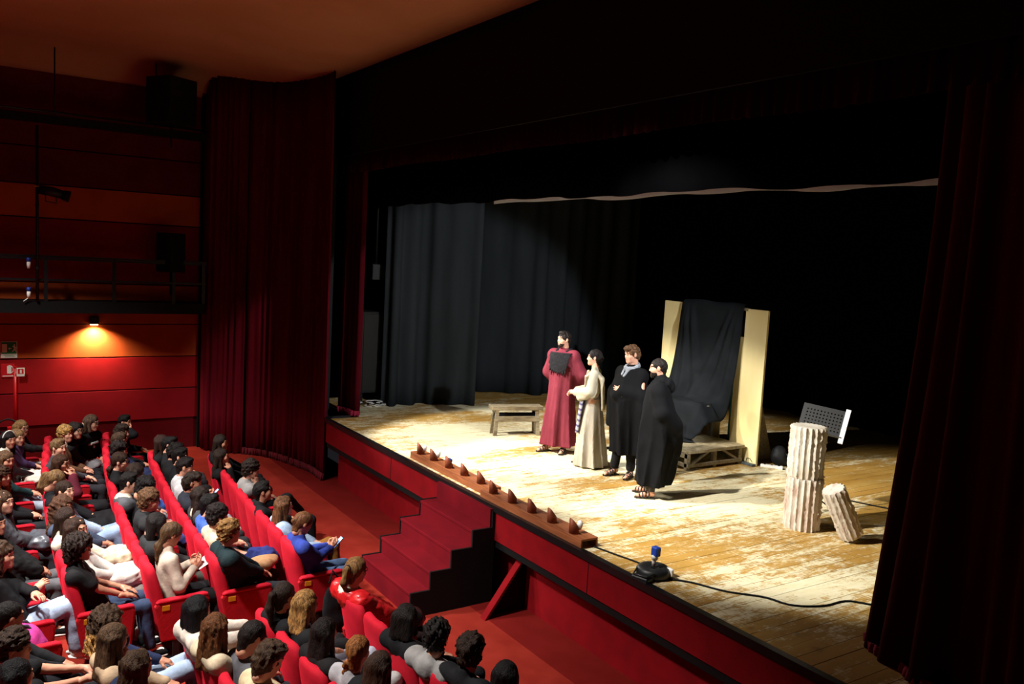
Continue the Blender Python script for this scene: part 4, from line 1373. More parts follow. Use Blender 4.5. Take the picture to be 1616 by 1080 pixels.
    bm_ = npmesh('body', V, F, [skin, M_lip, M_eye, hairmat(hc)], True, fm)
    link(bpy.data.objects.new('body', bm_), root)
    # ---- top
    puff = 'puff' in flags; bulk = .036 if puff else (.024 if ('bulky' in flags or 'hood' in flags) else .010)
    T = [('c', P0 + [-.065, -.01, .03], C + [-.060, 0, 0], .100 + bulk, .098 + bulk), ('c', P0 + [.065, -.01, .03], C + [.060, 0, 0], .100 + bulk, .098 + bulk),
         ('c', SH[-1] + [.01, 0, -.012], SH[1] + [-.01, 0, -.012], .062 + bulk * .6, .062 + bulk * .6, .07), ('c', N + [0, -.006, -.035], N + [0, -.0, .018], .074, .064, .03)]
    short = 'bare' in flags
    for s_ in (-1, 1):
        e1 = SH[s_] + (EL[s_] - SH[s_]) * (.62 if short else 1)
        T.append(('c', SH[s_] + np.array([-s_ * .012, 0, -.008]), e1, .050 + bulk, (.054 if short else .047) + bulk, .06))
        if not short:
            T.append(('c', EL[s_], EL[s_] + (W[s_] - EL[s_]) * .93, .047 + bulk, .036 + bulk * .7, .015))
    if 'hood' in flags:
        T += [('c', N + [-.075, -.055, -.005], N + [.075, -.055, -.005], .040, .040, .03), ('e', N + [0, -.075, -.055], (.100, .045, .070), .05)]
    if 'collar' in flags:
        T += [('c', N + [-.06, -.02, .02], N + [.06, -.02, .02], .042, .042, .03)]
    sd = rs.randint(0, 9999)
    am, fq = (.008, 60) if puff else (.0045, 34)
    TV, TF = sdf([tuple(tuple(q) if isinstance(q, np.ndarray) else q for q in p) for p in T], .0165 if dist < 10 else .02,
                 lambda X, Y, Z: am * pnoise(X, Y, Z * (1.9 if puff else 1), fq, sd))
    tm = mat('shiny_' + top, top, .32, shade(top, .85), 8, bump=.3, bscale=20, spec=.5) if 'shiny' in flags else cloth(top)
    tmats = [tm]; tfm = None
    if 'collar' in flags or 'hoodc' in flags:
        tmats.append(cloth('d8cdb8')); cz = TV[TF].mean(1); tfm = np.where(np.linalg.norm(cz - (N + [0, -.02, .02]), axis=1) < .10, 1, 0)
    link(bpy.data.objects.new('jacket' if (puff or 'hood' in flags or 'collar' in flags) else ('t_shirt' if short else 'sweater'), npmesh('top', TV, TF, tmats, True, tfm)), root)
    # ---- trousers
    bg_ = .012 if 'baggy' in flags else 0
    L_ = [('c', hipj[-1] + [0, -.01, .02], hipj[1] + [0, -.01, .02], .105, .105)]
    for s_ in (-1, 1):
        L_ += [('c', hipj[s_], KN[s_], .088, .066 + bg_, .025), ('c', KN[s_], AN[s_] + np.array([0, 0, .03]), .064 + bg_, .050 + bg_ * 2, .02)]
    sd2 = rs.randint(0, 9999)
    LV, LF = sdf([tuple(tuple(q) if isinstance(q, np.ndarray) else q for q in p) for p in L_], .018 if dist < 10 else .022, lambda X, Y, Z: .005 * pnoise(X, Y, Z, 38, sd2))
    link(bpy.data.objects.new('trousers', npmesh('trousers', LV, LF, cloth(leg), True)), root)
    sc_ = 'f0eee8' if 'whiteshoe' in flags else rs.choice(['18181a', 'e4e0d8', '2a2624', '18181a'])
    for s_ in (-1, 1):
        so = link(bpy.data.objects.new('shoe', shoe_mesh(sc_)), root)
        lift = AN[s_][2] - .10
        so.location = (AN[s_][0], AN[s_][1] + .0, max(0, lift)); so.rotation_euler = (0 if lift < .1 else -.25, 0, -s_ * .08)
    # ---- hair
    lg = .55 if 'mid' in flags else (1.25 if 'vlong' in flags else 1.0)
    hvV, hvF = hair_mesh(hair, rs.randint(0, 999), hv if dist < 9 else .0115, lg, hp)
    ho_ = link(bpy.data.objects.new('hair', npmesh('hair', hvV * sc, hvF, hairmat(hc), True)), root)
    ho_.matrix_local = headM(Rh, H)
    if 'tipped' in flags:
        zc = hvV[hvF].mean(1)[:, 2]; ho_.data.materials.append(hairmat('b8864a')); ho_.data.polygons.foreach_set('material_index', (zc < -.03).astype(np.int32))
    if 'headband' in flags:
        bb = MB().tube([(.086 * math.cos(a), -.0, .036 + .092 * math.sin(a)) for a in np.linspace(-.2, PI + .2, 16)], .008, 6).build('headband', cloth('e0dcd6'), root, True); bb.matrix_local = headM(Rh, H)
    if 'glasses' in flags:
        glasses(root, headM(Rh, H), M_black)
    if 'scrunchie' in flags:
        bb = MB().tube([(.026 * math.cos(a), -.128, .042 + .026 * math.sin(a)) for a in np.linspace(0, 2 * PI, 12)[:-1]], .008, 6, closed=True).build('hair_tie', M_black, root, True); bb.matrix_local = headM(Rh, H)
    return root, dict(W={s_: Rb @ W[s_] + o3 for s_ in (-1, 1)}, H=np.array(head), Rb=Rb, o=o3, N=N, EL=EL, C=C, KN=KN)


# row, block, seat, head centre (x, y, z), (hair style, hair colour, top, trousers, pose, flags), label, short seat phrase
PEOPLE = [
 ('A', 'f', 8, (-12.10, 3.14, .05), ('long', '2a1c16', '141416', '17171a', 'lap', 'hood bulky'), 'person in black hooded coat at the far end of the front row', 'the person in black hooded coat'),
 ('A', 'f', 7, (-11.69, 3.05, -.05), ('long', '2e1f18', '121214', '18181b', 'chin', 'up'), 'person in black reclining with a hand raised to the chin, front row far end', 'the reclining person in black'),
 ('A', 'f', 5, (-10.75, 3.18, -.02), ('curly', '261a15', '8d8a88', '17181b', 'chin', 'm hood cross whiteshoe'), 'person in light grey hoodie with chin on hand and crossed leg, front row', 'the person in light grey hoodie'),
 ('A', 'f', 3, (-9.84, 3.06, -.05), ('short', '120e0d', '17171a', '131417', 'lap', 'm kneeup tan'), 'person all in black with knees raised, front row beyond the aisle', 'the person in black with raised knees'),
 ('A', 'f', 1, (-9.18, 3.10, -.05), ('wavy', '6a4429', '8fa2bd', '8a5a24', 'lap', 'kneeup'), 'person in pale denim shirt and ochre trousers, front row', 'the person in ochre trousers'),
 ('A', 'f', 0, (-8.37, 3.04, .0), ('bun', '6e4426', '2e3f92', '52688c', 'phone', 'down'), 'person in royal blue sweater looking down at a phone, front row aisle seat', 'the person in royal blue'),
 ('A', 'n', 0, (-6.90, 3.02, .0), ('pony', '8a6238', 'c01a1e', '2a1c1c', 'lap', 'puff shiny hoodc glasses scrunchie mid'), 'person in shiny red puffer jacket and glasses, front row aisle seat', 'the person in red puffer jacket'),
 ('A', 'n', 2, (-5.85, 3.01, -.03), ('bob', '1c1412', '141416', '151518', 'lap', ''), 'person in black sweater in the front row, right of the empty seat', 'the person in black sweater'),
 ('A', 'n', 3, (-5.40, 3.05, .0), ('curly', '1a1412', '8b8886', '5c6670', 'thigh', 'm hood'), 'person in grey hoodie in the front row, level with the stage steps', 'the person in grey hoodie'),
 ('A', 'n', 4, (-5.03, 3.13, .03), ('curly', '2c1c13', '151517', '74859a', 'thigh', 'm bare kneeup'), 'person in black t-shirt and blue jeans in the front row near the steps', 'the person in t-shirt and blue jeans'),
 ('A', 'n', 5, (-4.66, 3.20, -.02), ('long', '120e0e', '131315', 'b7a78c', 'lap', ''), 'person in black with beige trousers, nearest the camera in the front row', 'the person in beige trousers'),
 ('B', 'f', 9, (-12.57, 2.44, .0), ('long', '37211a', '161618', '3a3a3e', 'lap', ''), 'person in plain black, second row far end, below the dark wall base', 'the person farthest in the second row'),
 ('B', 'f', 8, (-12.40, 2.52, .0), ('short', '141010', '17171a', '1b1b1f', 'lap', 'm'), 'person in black second from the far end of the second row', 'the second person from the far end'),
 ('B', 'f', 7, (-12.05, 2.52, -.02), ('mop', '181211', '151517', '1a1a1d', 'lap', 'm hood'), 'person in black hooded top third from the far end of the second row', 'the third person from the far end'),
 ('B', 'f', 6, (-11.66, 2.50, .0), ('short', '16110f', '111113', '1c1c20', 'thigh', 'm y-25'), 'person in black sweatshirt with head turned and hands on thighs, second row', 'the person with hands on thighs'),
 ('B', 'f', 5, (-11.11, 2.44, .0), ('short', '1d1513', 'b9b8bb', '8d9099', 'phone', 'm hood'), 'person in white hoodie holding a phone, second row', 'the person in white hoodie'),
 ('B', 'f', 4, (-10.35, 2.36, .0), ('mop', '2a1c16', '23262f', 'c6bcae', 'lap', 'm hood'), 'person in dark blue grey hoodie and pale trousers, second row', 'the person in dark blue grey hoodie'),
 ('B', 'f', 3, (-9.75, 2.33, .0), ('wavy', '2a1c17', '39393c', '26272b', 'lap', 'collar'), 'person in dark grey jacket with pale collar, second row beyond the aisle', 'the person with pale collar'),
 ('B', 'f', 2, (-9.38, 2.33, .0), ('short', '100d0d', '3f5fae', '2c2f36', 'lap', 'm bare'), 'person in bright blue t-shirt, second row beyond the aisle', 'the person in bright blue t-shirt'),
 ('B', 'f', 1, (-8.95, 2.31, .0), ('curly', '1c1312', 'c9b49a', '3b4b66', 'lap', 'm bare'), 'person in cream t-shirt, second row next to the aisle seat', 'the person in cream t-shirt'),
 ('B', 'f', 0, (-8.31, 2.26, .03), ('curly', '8a6234', '17272b', '1c1e22', 'lap', 'm bulky'), 'person in dark teal sweater in the second row aisle seat', 'the person in dark teal sweater'),
 ('B', 'n', 0, (-6.62, 2.26, .0), ('pony', '2c1c15', '151517', '1a1a1c', 'lap', 'scrunchie'), 'person in black in the near aisle seat of the second row', 'the person in black by the aisle'),
 ('B', 'n', 1, (-6.40, 2.37, .0), ('long', 'a87a44', '18191b', 'a3aab8', 'thigh', 'bare mid kneeup'), 'person in black t-shirt and pale jeans with raised knees, second row', 'the person in t-shirt and pale jeans'),
 ('B', 'n', 2, (-5.84, 2.32, .0), ('long', '1e1513', '1b1819', 'a8a6a4', 'lap', 'vlong kneeup'), 'person in black sweater and light grey trousers with raised knees, second row', 'the person in light grey trousers'),
 ('B', 'n', 3, (-5.44, 2.42, .0), ('braid', '94592a', 'a5a2a6', '9a98a0', 'thigh', 'bare y35'), 'person in light grey t-shirt, second row near the bottom edge', 'the person in light grey t-shirt'),
 ('B', 'n', 4, (-5.15, 2.46, .0), ('long', '3a2519', '151518', '1b1b1f', 'lap', 'puff'), 'person in black puffer jacket at the bottom edge, second row', 'the person in black puffer jacket'),
 ('C', 'f', 12, (-14.20, 2.20, .0), ('short', '171211', '141417', '18181b', 'face', ''), 'person in black leaning the face on one hand, third row by the wall', 'the person leaning on one hand'),
 ('C', 'f', 10, (-13.44, 2.04, .0), ('mop', '2b1d17', '1a1a1d', '1d1d22', 'lap', 'm'), 'person in black sweater, third row, second from the wall', 'the person second from the wall'),
 ('C', 'f', 9, (-13.12, 1.96, -.05), ('short', '4a3526', '1c2440', '7d7f86', 'lap', 'm'), 'person in navy top and grey trousers, third row far end', 'the person in navy top'),
 ('C', 'f', 8, (-12.28, 1.84, .0), ('curly', '1f1613', '18181b', '2a2d33', 'lap', 'm'), 'person in black sweater, third row, between the navy top and black t-shirt', 'the person next to the navy top'),
 ('C', 'f', 7, (-11.67, 1.76, .0), ('lowpony', '3a261b', '161618', '20222a', 'lap', 'glasses bare mid'), 'person in black t-shirt and glasses, third row', 'the person in t-shirt and glasses'),
 ('C', 'f', 6, (-11.21, 1.86, -.05), ('wavy', '35231b', '1d1e24', '2f4f8c', 'lap', 'glasses down mid'), 'person in glasses leaning forward over blue jeans, third row', 'the person leaning over blue jeans'),
 ('C', 'f', 5, (-10.62, 1.70, .0), ('short', '191312', '55575c', '8b93a0', 'lap', 'm hood hoodc bulky'), 'person in grey jacket with white hood, third row', 'the person with white hood'),
 ('C', 'f', 4, (-10.50, 1.86, -.05), ('curly', '181211', '17171a', '1b1b1e', 'lap', 'm down'), 'person in black bending forward behind the white hood, third row', 'the person bending forward in black'),
 ('C', 'f', 3, (-9.80, 1.78, .0), ('curly', '6a4a30', '2a2a2c', '1d1e22', 'lap', 'm hood glasses bulky'), 'person in dark grey hooded jacket and glasses, third row', 'the person in dark grey hooded jacket'),
 ('C', 'f', 1, (-8.92, 1.69, .0), ('bob', '1a1413', '2b2b2d', '3b3a34', 'lap', 'hood down'), 'person in charcoal hooded jacket looking down, third row', 'the person in charcoal hooded jacket'),
 ('C', 'f', 0, (-8.55, 1.76, .0), ('lowpony', '5a4027', 'c4b3a2', '17171a', 'read', 'down'), 'person in cream jacket reading a leaflet, third row aisle seat', 'the person reading a leaflet'),
 ('C', 'n', 0, (-6.67, 1.58, .0), ('bob', '121013', 'cfc2b4', '1a1a1d', 'forward', 'bulky'), 'person in cream wool sweater with arms stretched forward, near aisle seat', 'the person in cream wool'),
 ('C', 'n', 1, (-6.27, 1.62, .0), ('wavy', '6b3f20', 'c8b79a', '24252a', 'lap', 'y30'), 'person in beige sweater beside the cream wool sweater, third row', 'the person in beige sweater'),
 ('C', 'n', 2, (-6.00, 1.82, .0), ('crop', '241b19', '57565b', '2a2b30', 'lap', 'm bare down'), 'person in dark grey t-shirt looking down, third row near the bottom', 'the person in dark grey t-shirt'),
 ('C', 'n', 3, (-5.55, 1.80, .03), ('mop', '4a3423', 'd0bd97', '2b2c31', 'phone', 'm hood down'), 'person in cream hoodie looking at a lit phone at the bottom edge', 'the person in cream hoodie'),
 ('D', 'f', 12, (-13.80, 1.68, .10), ('bob', '5a4334', '101012', '18181b', 'behindhead', 'glasses mid y5'), 'person in black printed sweatshirt and glasses, hand behind the head', 'the person in printed sweatshirt'),
 ('D', 'f', 11, (-13.55, 1.43, .05), ('wavy', '241a18', '1a1a1d', '1e1e22', 'lap', 'glasses mid y-40'), 'person in black with glasses, fourth row, next to the printed sweatshirt', 'the person next to the printed sweatshirt'),
 ('D', 'f', 10, (-13.35, 1.29, .05), ('curly', 'b08448', '6a4a35', '1c1c22', 'thigh', 'y-40 collar'), 'person in brown jacket with pale collar, fourth row far end', 'the person in brown jacket'),
 ('D', 'f', 9, (-12.72, 1.14, .0), ('short', '7a5c3c', '3a3a40', '26262b', 'lap', 'm y-40'), 'person in dark slate sweater, fourth row in front of the brown jacket', 'the person in dark slate sweater'),
 ('D', 'f', 7, (-11.82, 1.09, .0), ('long', '4a2d1d', '5a1a2a', '1c1c20', 'mouth', 'glasses y-30 hood'), 'person in burgundy hoodie with both hands at the mouth', 'the person in burgundy hoodie'),
 ('D', 'f', 5, (-11.00, .96, .0), ('pony', '8a6844', '1a1a1e', '18181b', 'lap', 'down mid'), 'person looking down in black with a black coat over the lap, fourth row', 'the person with a coat over the lap'),
 ('D', 'f', 4, (-10.50, 1.01, .0), ('lowpony', '38261d', '9fb4cc', '8ea6c6', 'lap', 'y-45 kneeup baggy'), 'person in pale denim jacket and pale jeans with raised knees', 'the person in pale denim'),
 ('D', 'f', 3, (-9.90, .93, .0), ('curlylong', '5a3a28', '3a4458', 'b8c4d2', 'lap', 'glasses y-45'), 'person in glasses and slate blue sweater, fourth row', 'the person in slate blue sweater'),
 ('D', 'f', 2, (-9.45, .92, .0), ('long', '332119', 'cfc8b4', 'a09a96', 'lap', 'y-40'), 'person in ivory top and grey trousers, fourth row', 'the person in ivory top'),
 ('D', 'f', 1, (-9.15, .98, -.03), ('wavy', '3a251b', 'bdb5ae', '8c8782', 'lap', 'mid y-35'), 'person in pale grey top next to the aisle seat, fourth row', 'the person in pale grey top'),
 ('D', 'f', 0, (-8.49, .94, .0), ('afro', '2b1e19', '1a191b', '35435f', 'thigh', 'bare tan y-35'), 'person in black t-shirt with bare arms and blue trousers, fourth row aisle seat', 'the person with bare arms and blue trousers'),
 ('D', 'n', 0, (-6.74, .94, .0), ('curlylong', '4a3424', '26304f', '9db0c9', 'chin', 'mid tipped kneeup baggy'), 'person in navy coat and pale jeans, near aisle seat of the fourth row', 'the person in navy coat'),
 ('D', 'n', 1, (-6.41, .93, .0), ('long', '5c432e', 'b59a7c', '2a2f38', 'chin', ''), 'person in tan sweater with chin on hand, fourth row near the bottom', 'the person in tan sweater'),
 ('D', 'n', 2, (-5.92, 1.01, .0), ('wavy', '46301f', '1d2642', '20222b', 'lap', 'bulky'), 'person in navy blazer at the bottom edge, fourth row', 'the person in navy blazer'),
 ('E', 'f', 12, (-14.00, .78, .04), ('bob', '9a7448', '2e2e31', 'b9b0a4', 'forward', 'glasses y-45'), 'person in dark grey sweater and glasses leaning forward below the fire pipe', 'the person below the fire pipe'),
 ('E', 'f', 11, (-13.55, .70, .0), ('bob', '8d6a46', '5a4a78', '2a2a2e', 'lap', 'y-45'), 'person in purple sweater at the left edge, fifth row', 'the person in purple sweater'),
 ('E', 'f', 10, (-13.30, .58, .03), ('long', '191313', '141417', 'cfc4b6', 'lap', 'headband collar shiny y-50'), 'person in black leather jacket and pale headband, fifth row', 'the person in pale headband'),
 ('E', 'f', 8, (-12.22, .50, .0), ('wavy', '6a4c34', '1f3a3c', '8f9aa8', 'lap', 'y-45 mid'), 'person in dark green sweater at the left edge, fifth row', 'the person in dark green sweater'),
 ('E', 'f', 6, (-11.43, .43, .0), ('curlylong', '4a3122', '1b1b1e', '26272c', 'lap', 'tipped y-40'), 'person in black sweater at the left edge between green sweater and grey puffer', 'the person in black at the left edge'),
 ('E', 'f', 4, (-10.31, .40, .0), ('wavy', '4c3423', '4a4c52', '3b3d44', 'lap', 'puff y-40 mid'), 'person in grey puffer jacket at the left edge, fifth row', 'the person in grey puffer jacket'),
 ('E', 'f', 2, (-9.55, .30, .0), ('long', '1a1413', '121214', '5b5b5f', 'lap', 'puff y-40'), 'person in fluffy black coat at the left edge, fifth row', 'the person in fluffy black coat'),
 ('E', 'f', 0, (-8.62, .32, -.02), ('curlylong', '4a3324', '151517', '9fb0c8', 'fold', 'baggy y-30 mid whiteshoe kneeup'), 'person in black top and baggy pale jeans with folded arms, left edge', 'the person in baggy pale jeans'),
 ('E', 'n', 0, (-7.14, .31, .0), ('crop', '191514', '1d1d20', '222227', 'lap', 'm tan'), 'person in black sweater in profile at the lower left edge', 'the person in profile'),
 ('E', 'n', 1, (-6.58, .32, .0), ('curly', '3a2a20', '19191b', '25262b', 'forward', 'm bare y-20'), 'person in black t-shirt with bare arms stretched forward, lower left', 'the person with bare arms stretched forward'),
 ('E', 'n', 2, (-6.13, .31, .0), ('bob', '151114', '17171a', '1c1c20', 'forward', 'bare'), 'person in black at the bottom left corner with hands held out', 'the person at the bottom left corner'),
]
prs = random.Random(11)
occ = {}; INFO = {}
for row, blk, i, hd, spec, label, short in PEOPLE:
    x, y, yaw = seat_pos(row, blk, i)
    if label.startswith('person in black printed'):
        x, y, yaw = -14.0, 1.62, -.75
    root, inf = person((x, y), yaw, hd, spec, label, prs)
    INFO[row + blk + str(i)] = inf; occ[row, blk, i] = short
ORD = dict(A='front', B='second', C='third', D='fourth', E='fifth')
RANGE = dict(Af=9, Bf=10, Cf=13, Df=13, Ef=13, An=7, Bn=6, Cn=5, Dn=4, En=4)
for rb, n in RANGE.items():
    row, blk = rb
    for i in range(n):
        x, y, yaw = seat_pos(row, blk, i)
        if rb == 'Ef' and i == 0:
            pass
        end = i == 0
        s = occ.get((row, blk, i))
        side = 'far block' if blk == 'f' else 'near block'
        lb = 'red velvet theatre seat of ' + s if s else None
        if lb is None:
            dn = next((d_ for d_ in range(1, 9) if (row, blk, i - d_) in occ), None)
            lb = ('empty red velvet theatre seat %s beyond %s' % ({1: 'just', 2: 'two', 3: 'three', 4: 'four'}[dn], occ[row, blk, i - dn])) if dn else 'empty red velvet theatre seat at the aisle end of the %s row' % ORD[row]
        last = i == n - 1
        add_seat(row, blk, i, lb, empty=s is None, ends=(True, (blk == 'f' and end) or (blk == 'n' and last)), plate=(blk == 'f' and end))
sx_, sy_, syaw = seat_pos('E', 'f', -1)
add_seat('E', 'f', -1, 'red velvet theatre seat holding the pink backpack', ends=(True, True), plate=True)

# ---- things the audience holds
bp = thing('backpack', 'pink backpack with dark handles on the seat at the left edge', 'backpack', (sx_ + .02, sy_ - .02, FZ + .46), syaw)
V, F = sdf([('e', (0, .02, .13), (.19, .15, .14), .05), ('e', (0, .02, .07), (.20, .19, .08), .05), ('e', (0, .12, .10), (.14, .07, .09), .02), ('cut', (0, 0, -1), 0)], .016, lambda X, Y, Z: .006 * pnoise(X, Y, Z, 26, 4))
link(bpy.data.objects.new('bag_body', npmesh('bag_body', V, F, cloth('c23c8c'))), bp)
for s_ in (-.05, .05):
    MB().tube([(s_, -.06, .22), (s_, -.02, .285), (s_, .05, .275), (s_, .10, .20)], .014, 6).build('handle', cloth('3a3038'), bp, True)


def slab(name, label, cat, c, ax, ay, w_, l_, t_, mt, screen=None, group=None):
    ax = Vector(ax).normalized(); ay = Vector(ay); ay = (ay - ax * ay.dot(ax)).normalized(); az = ax.cross(ay)
    Mq = Matrix(((ax.x, ay.x, az.x, c[0]), (ax.y, ay.y, az.y, c[1]), (ax.z, ay.z, az.z, c[2]), (0, 0, 0, 1)))
    o_ = thing(name, label, cat, (0, 0, 0), 0, group); o_.matrix_world = Mq
    MB().rbox(-w_ / 2, w_ / 2, -l_ / 2, l_ / 2, -t_ / 2, t_ / 2, min(.004, t_ * .3)).build('case' if screen else 'page', mt, o_)
    if screen:
        MB().box(-w_ / 2 + .004, w_ / 2 - .004, -l_ / 2 + .006, l_ / 2 - .006, t_ / 2, t_ / 2 + .001).build('screen', screen, o_)
    return o_, Mq


M_screen = mat('phone_screen', '5a86c0', .3, 'd8e8f0', 30, emit=('7fb0e8', .9))
for key, lab in (('Cn3', 'lit phone held by the person in cream hoodie'), ('Af0', 'phone held by the person in royal blue sweater'), ('Bf5', 'phone held by the person in white hoodie')):
    I_ = INFO[key]; cpt = (I_['W'][1] + I_['W'][-1]) / 2 + I_['Rb'] @ np.array([0, .10, .04])
    slab('phone', lab, 'phone', cpt, I_['Rb'] @ np.array([1, 0, 0]), I_['Rb'] @ np.array([0, .7, .7]), .072, .148, .008, M_black, M_screen, 'phones in the audience')
I_ = INFO['Cf0']; cpt = (I_['W'][1] + I_['W'][-1]) / 2 + I_['Rb'] @ np.array([0, .12, .03])
slab('leaflet', 'white printed leaflet held by the person in cream jacket', 'leaflet', cpt, I_['Rb'] @ np.array([1, 0, 0]), I_['Rb'] @ np.array([0, .85, .5]), .21, .18, .003, mat('leaflet_print', 'e6e2d6', .8, '8f9bb8', 22, contrast=(.45, .7)))


def bundle(name, label, cat, c, r, colr, seed, rot=0.0, amp=.018, shiny=False, sink=True):
    """crumpled coat or bag resting on a lap"""
    rr = np.random.RandomState(seed); pr_ = [('e', (0, 0, 0), r, .04)]
    for q in range(6):
        a = rr.uniform(0, 6.28); pr_.append(('e', (r[0] * .6 * math.cos(a), r[1] * .6 * math.sin(a), rr.uniform(-.02, .03)), (r[0] * .5, r[1] * .42, r[2] * .8), .03))
    V_, F_ = sdf(pr_, .016, lambda X, Y, Z: amp * pnoise(X, Y, Z * 1.6, 30, seed))
    mt_ = mat('shiny_' + colr, colr, .35, shade(colr, .8), 8, bump=.3, bscale=20, spec=.5) if shiny else cloth(colr)
    o_ = link(bpy.data.objects.new(name, npmesh(name, V_, F_, mt_))); o_.location = c; o_.rotation_euler = (0, 0, rot)
    return tag(o_, label, cat, 'coats and bags in the audience')


def lap_of(key, dx=0, dy=.26, dz=.63):
    I_ = INFO[key]; p = I_['o'] + I_['Rb'] @ np.array([dx, dy, dz]); return tuple(p)


bundle('coat', 'black coat over the lap of a person in the fourth row', 'coat', lap_of('Df5', .05, .30), (.24, .24, .10), '151518', 1)
bundle('coat', 'navy jacket with white print over a lap in the third row', 'coat', lap_of('Cf9', 0, .30), (.20, .20, .09), '1c2544', 2)
bundle('coat', 'crumpled navy coat in front of the cream t-shirt', 'coat', lap_of('Bf1', .06, .36, .66), (.16, .20, .09), '25306a', 3)
bundle('handbag', 'tan leather bag beside the person in dark teal sweater', 'bag', lap_of('Bf0', -.16, .30, .70), (.13, .18, .06), 'a67c58', 4, .3, .006)
bundle('coat', 'black puffer coat piled beside the cream wool sweater', 'coat', lap_of('Cn0', .08, .34, .62), (.20, .20, .11), '18191c', 5, 0, .02, True)
bundle('coat', 'cream fluffy coat on the lap of the person in ivory top', 'coat', lap_of('Df2', .02, .28, .68), (.18, .20, .09), 'd3c3a4', 6)
bundle('coat', 'pale pink coat on the lap of the person in pale grey top', 'coat', lap_of('Df1', .05, .34, .66), (.17, .20, .10), 'ddd0c8', 7)
bundle('coat', 'grey patterned cloth on a lap beside the brown jacket', 'coat', lap_of('Df11', .0, .28, .62), (.20, .20, .07), '8a8a8e', 8)
bundle('coat', 'dark grey puffer coat on the lap of the person in grey puffer jacket', 'coat', lap_of('Ef4', .02, .34, .66), (.22, .22, .10), '50545c', 9, 0, .02, True)
bundle('coat', 'pale beige coat on the lap of the person in pale headband', 'coat', lap_of('Ef10', .0, .32, .62), (.22, .22, .09), 'd8cfc2', 10)
bundle('handbag', 'black handbag on the lap of the person in red puffer jacket', 'bag', lap_of('An0', .03, .32, .66), (.15, .13, .10), '151416', 11, .2, .008, True)
bundle('coat', 'blue denim jacket on the lap of the person leaning forward', 'coat', lap_of('Cf6', .0, .30, .60), (.17, .18, .08), '30509a', 12)
bundle('coat', 'navy scarf in front of the dark grey hooded jacket', 'coat', lap_of('Cf3', .05, .34, .66), (.16, .14, .07), '39427a', 13)
hb = thing('hanging_bag', 'black cloth bag hanging from the aisle arm of the front row', 'bag', (-8.10, 3.30, FZ))
V, F = sdf([('e', (0, 0, .28), (.045, .12, .27), .05), ('e', (0, .03, .12), (.055, .13, .11), .05)], .02, lambda X, Y, Z: .01 * pnoise(X, Y, Z * .5, 26, 9))
link(bpy.data.objects.new('sack', npmesh('sack', V, F, cloth('17181b'))), hb)
MB().tube([(0, -.06, .55), (-.06, 0, .66), (0, .08, .55)], .012, 6).build('strap', cloth('17181b'), hb, True)
# white print on the sweatshirt
I_ = INFO['Df12']
tb = [o for o in bpy.data.objects if o.get('label', '').startswith('person in black printed')][0]
axu = I_['N'] - np.array([0, 0, .53]); axu = axu / np.linalg.norm(axu); fw = np.cross(axu, [1, 0, 0]); fw = -fw if fw[1] < 0 else fw
b = MB(); rp = random.Random(2)
Mp = Matrix(((1, fw[0], axu[0], I_['C'][0]), (0, fw[1], axu[1], I_['C'][1]), (0, fw[2], axu[2], I_['C'][2]), (0, 0, 0, 1)))
for q in range(8):
    x_ = -.098 + .028 * q; zc = .075 - .9 * (x_ * x_); yq = .128 - 1.6 * x_ * x_
    b.box(x_ - .011, x_ - .004, yq - .02, yq, zc - .017, zc + .017, Mp)
    if q % 2: b.box(x_ - .004, x_ + .009, yq - .02, yq, zc + .008, zc + .016, Mp)
    b.box(x_ - .004, x_ + .009, yq - .02, yq, zc - .016, zc - .009, Mp)
    if q % 3: b.box(x_ + .004, x_ + .010, yq - .02, yq, zc - .012, zc + .014, Mp)
b.prism([(-.014, .028), (.014, .028), (.016, .008), (0, -.012), (-.016, .008)], .02, 'y', .108, Mp)
b.build('chest_print', mat('print_white', 'c8ccc6', .8), tb)


# ================================================================== ACTORS
def lathe_field(prof, folds, z0, z1):
    pz = np.array([p[0] for p in prof]); pv = np.array([p[1:] for p in prof])

    def fn(X, Y, Z):
        z = np.clip(Z, pz[0], pz[-1])
        rx, ry, cx, cy = (np.interp(z, pz, pv[:, i]) for i in range(4))
        x = X - cx; y = Y - cy
        th = np.arctan2(y / ry, x / rx)
        t = np.clip((z1 - Z) / (z1 - z0), 0, 1)
        fo = 0
        for n, ph, a, tw in folds:
            fo = fo + a * t * (1 - 2 * np.abs(np.sin(.5 * (n * th + ph + tw * Z))) ** .8)
        d = (np.sqrt((x / rx) ** 2 + (y / ry) ** 2) / (1 + fo) - 1) * np.minimum(rx, ry) * .8
        return np.maximum(d, np.maximum(z0 - Z, Z - z1))
    return fn


def tup(P):
    return [tuple(tuple(q) if isinstance(q, np.ndarray) else q for q in p) for p in P]


M_sandal = mat('black_leather', '151314', .35, spec=.5)


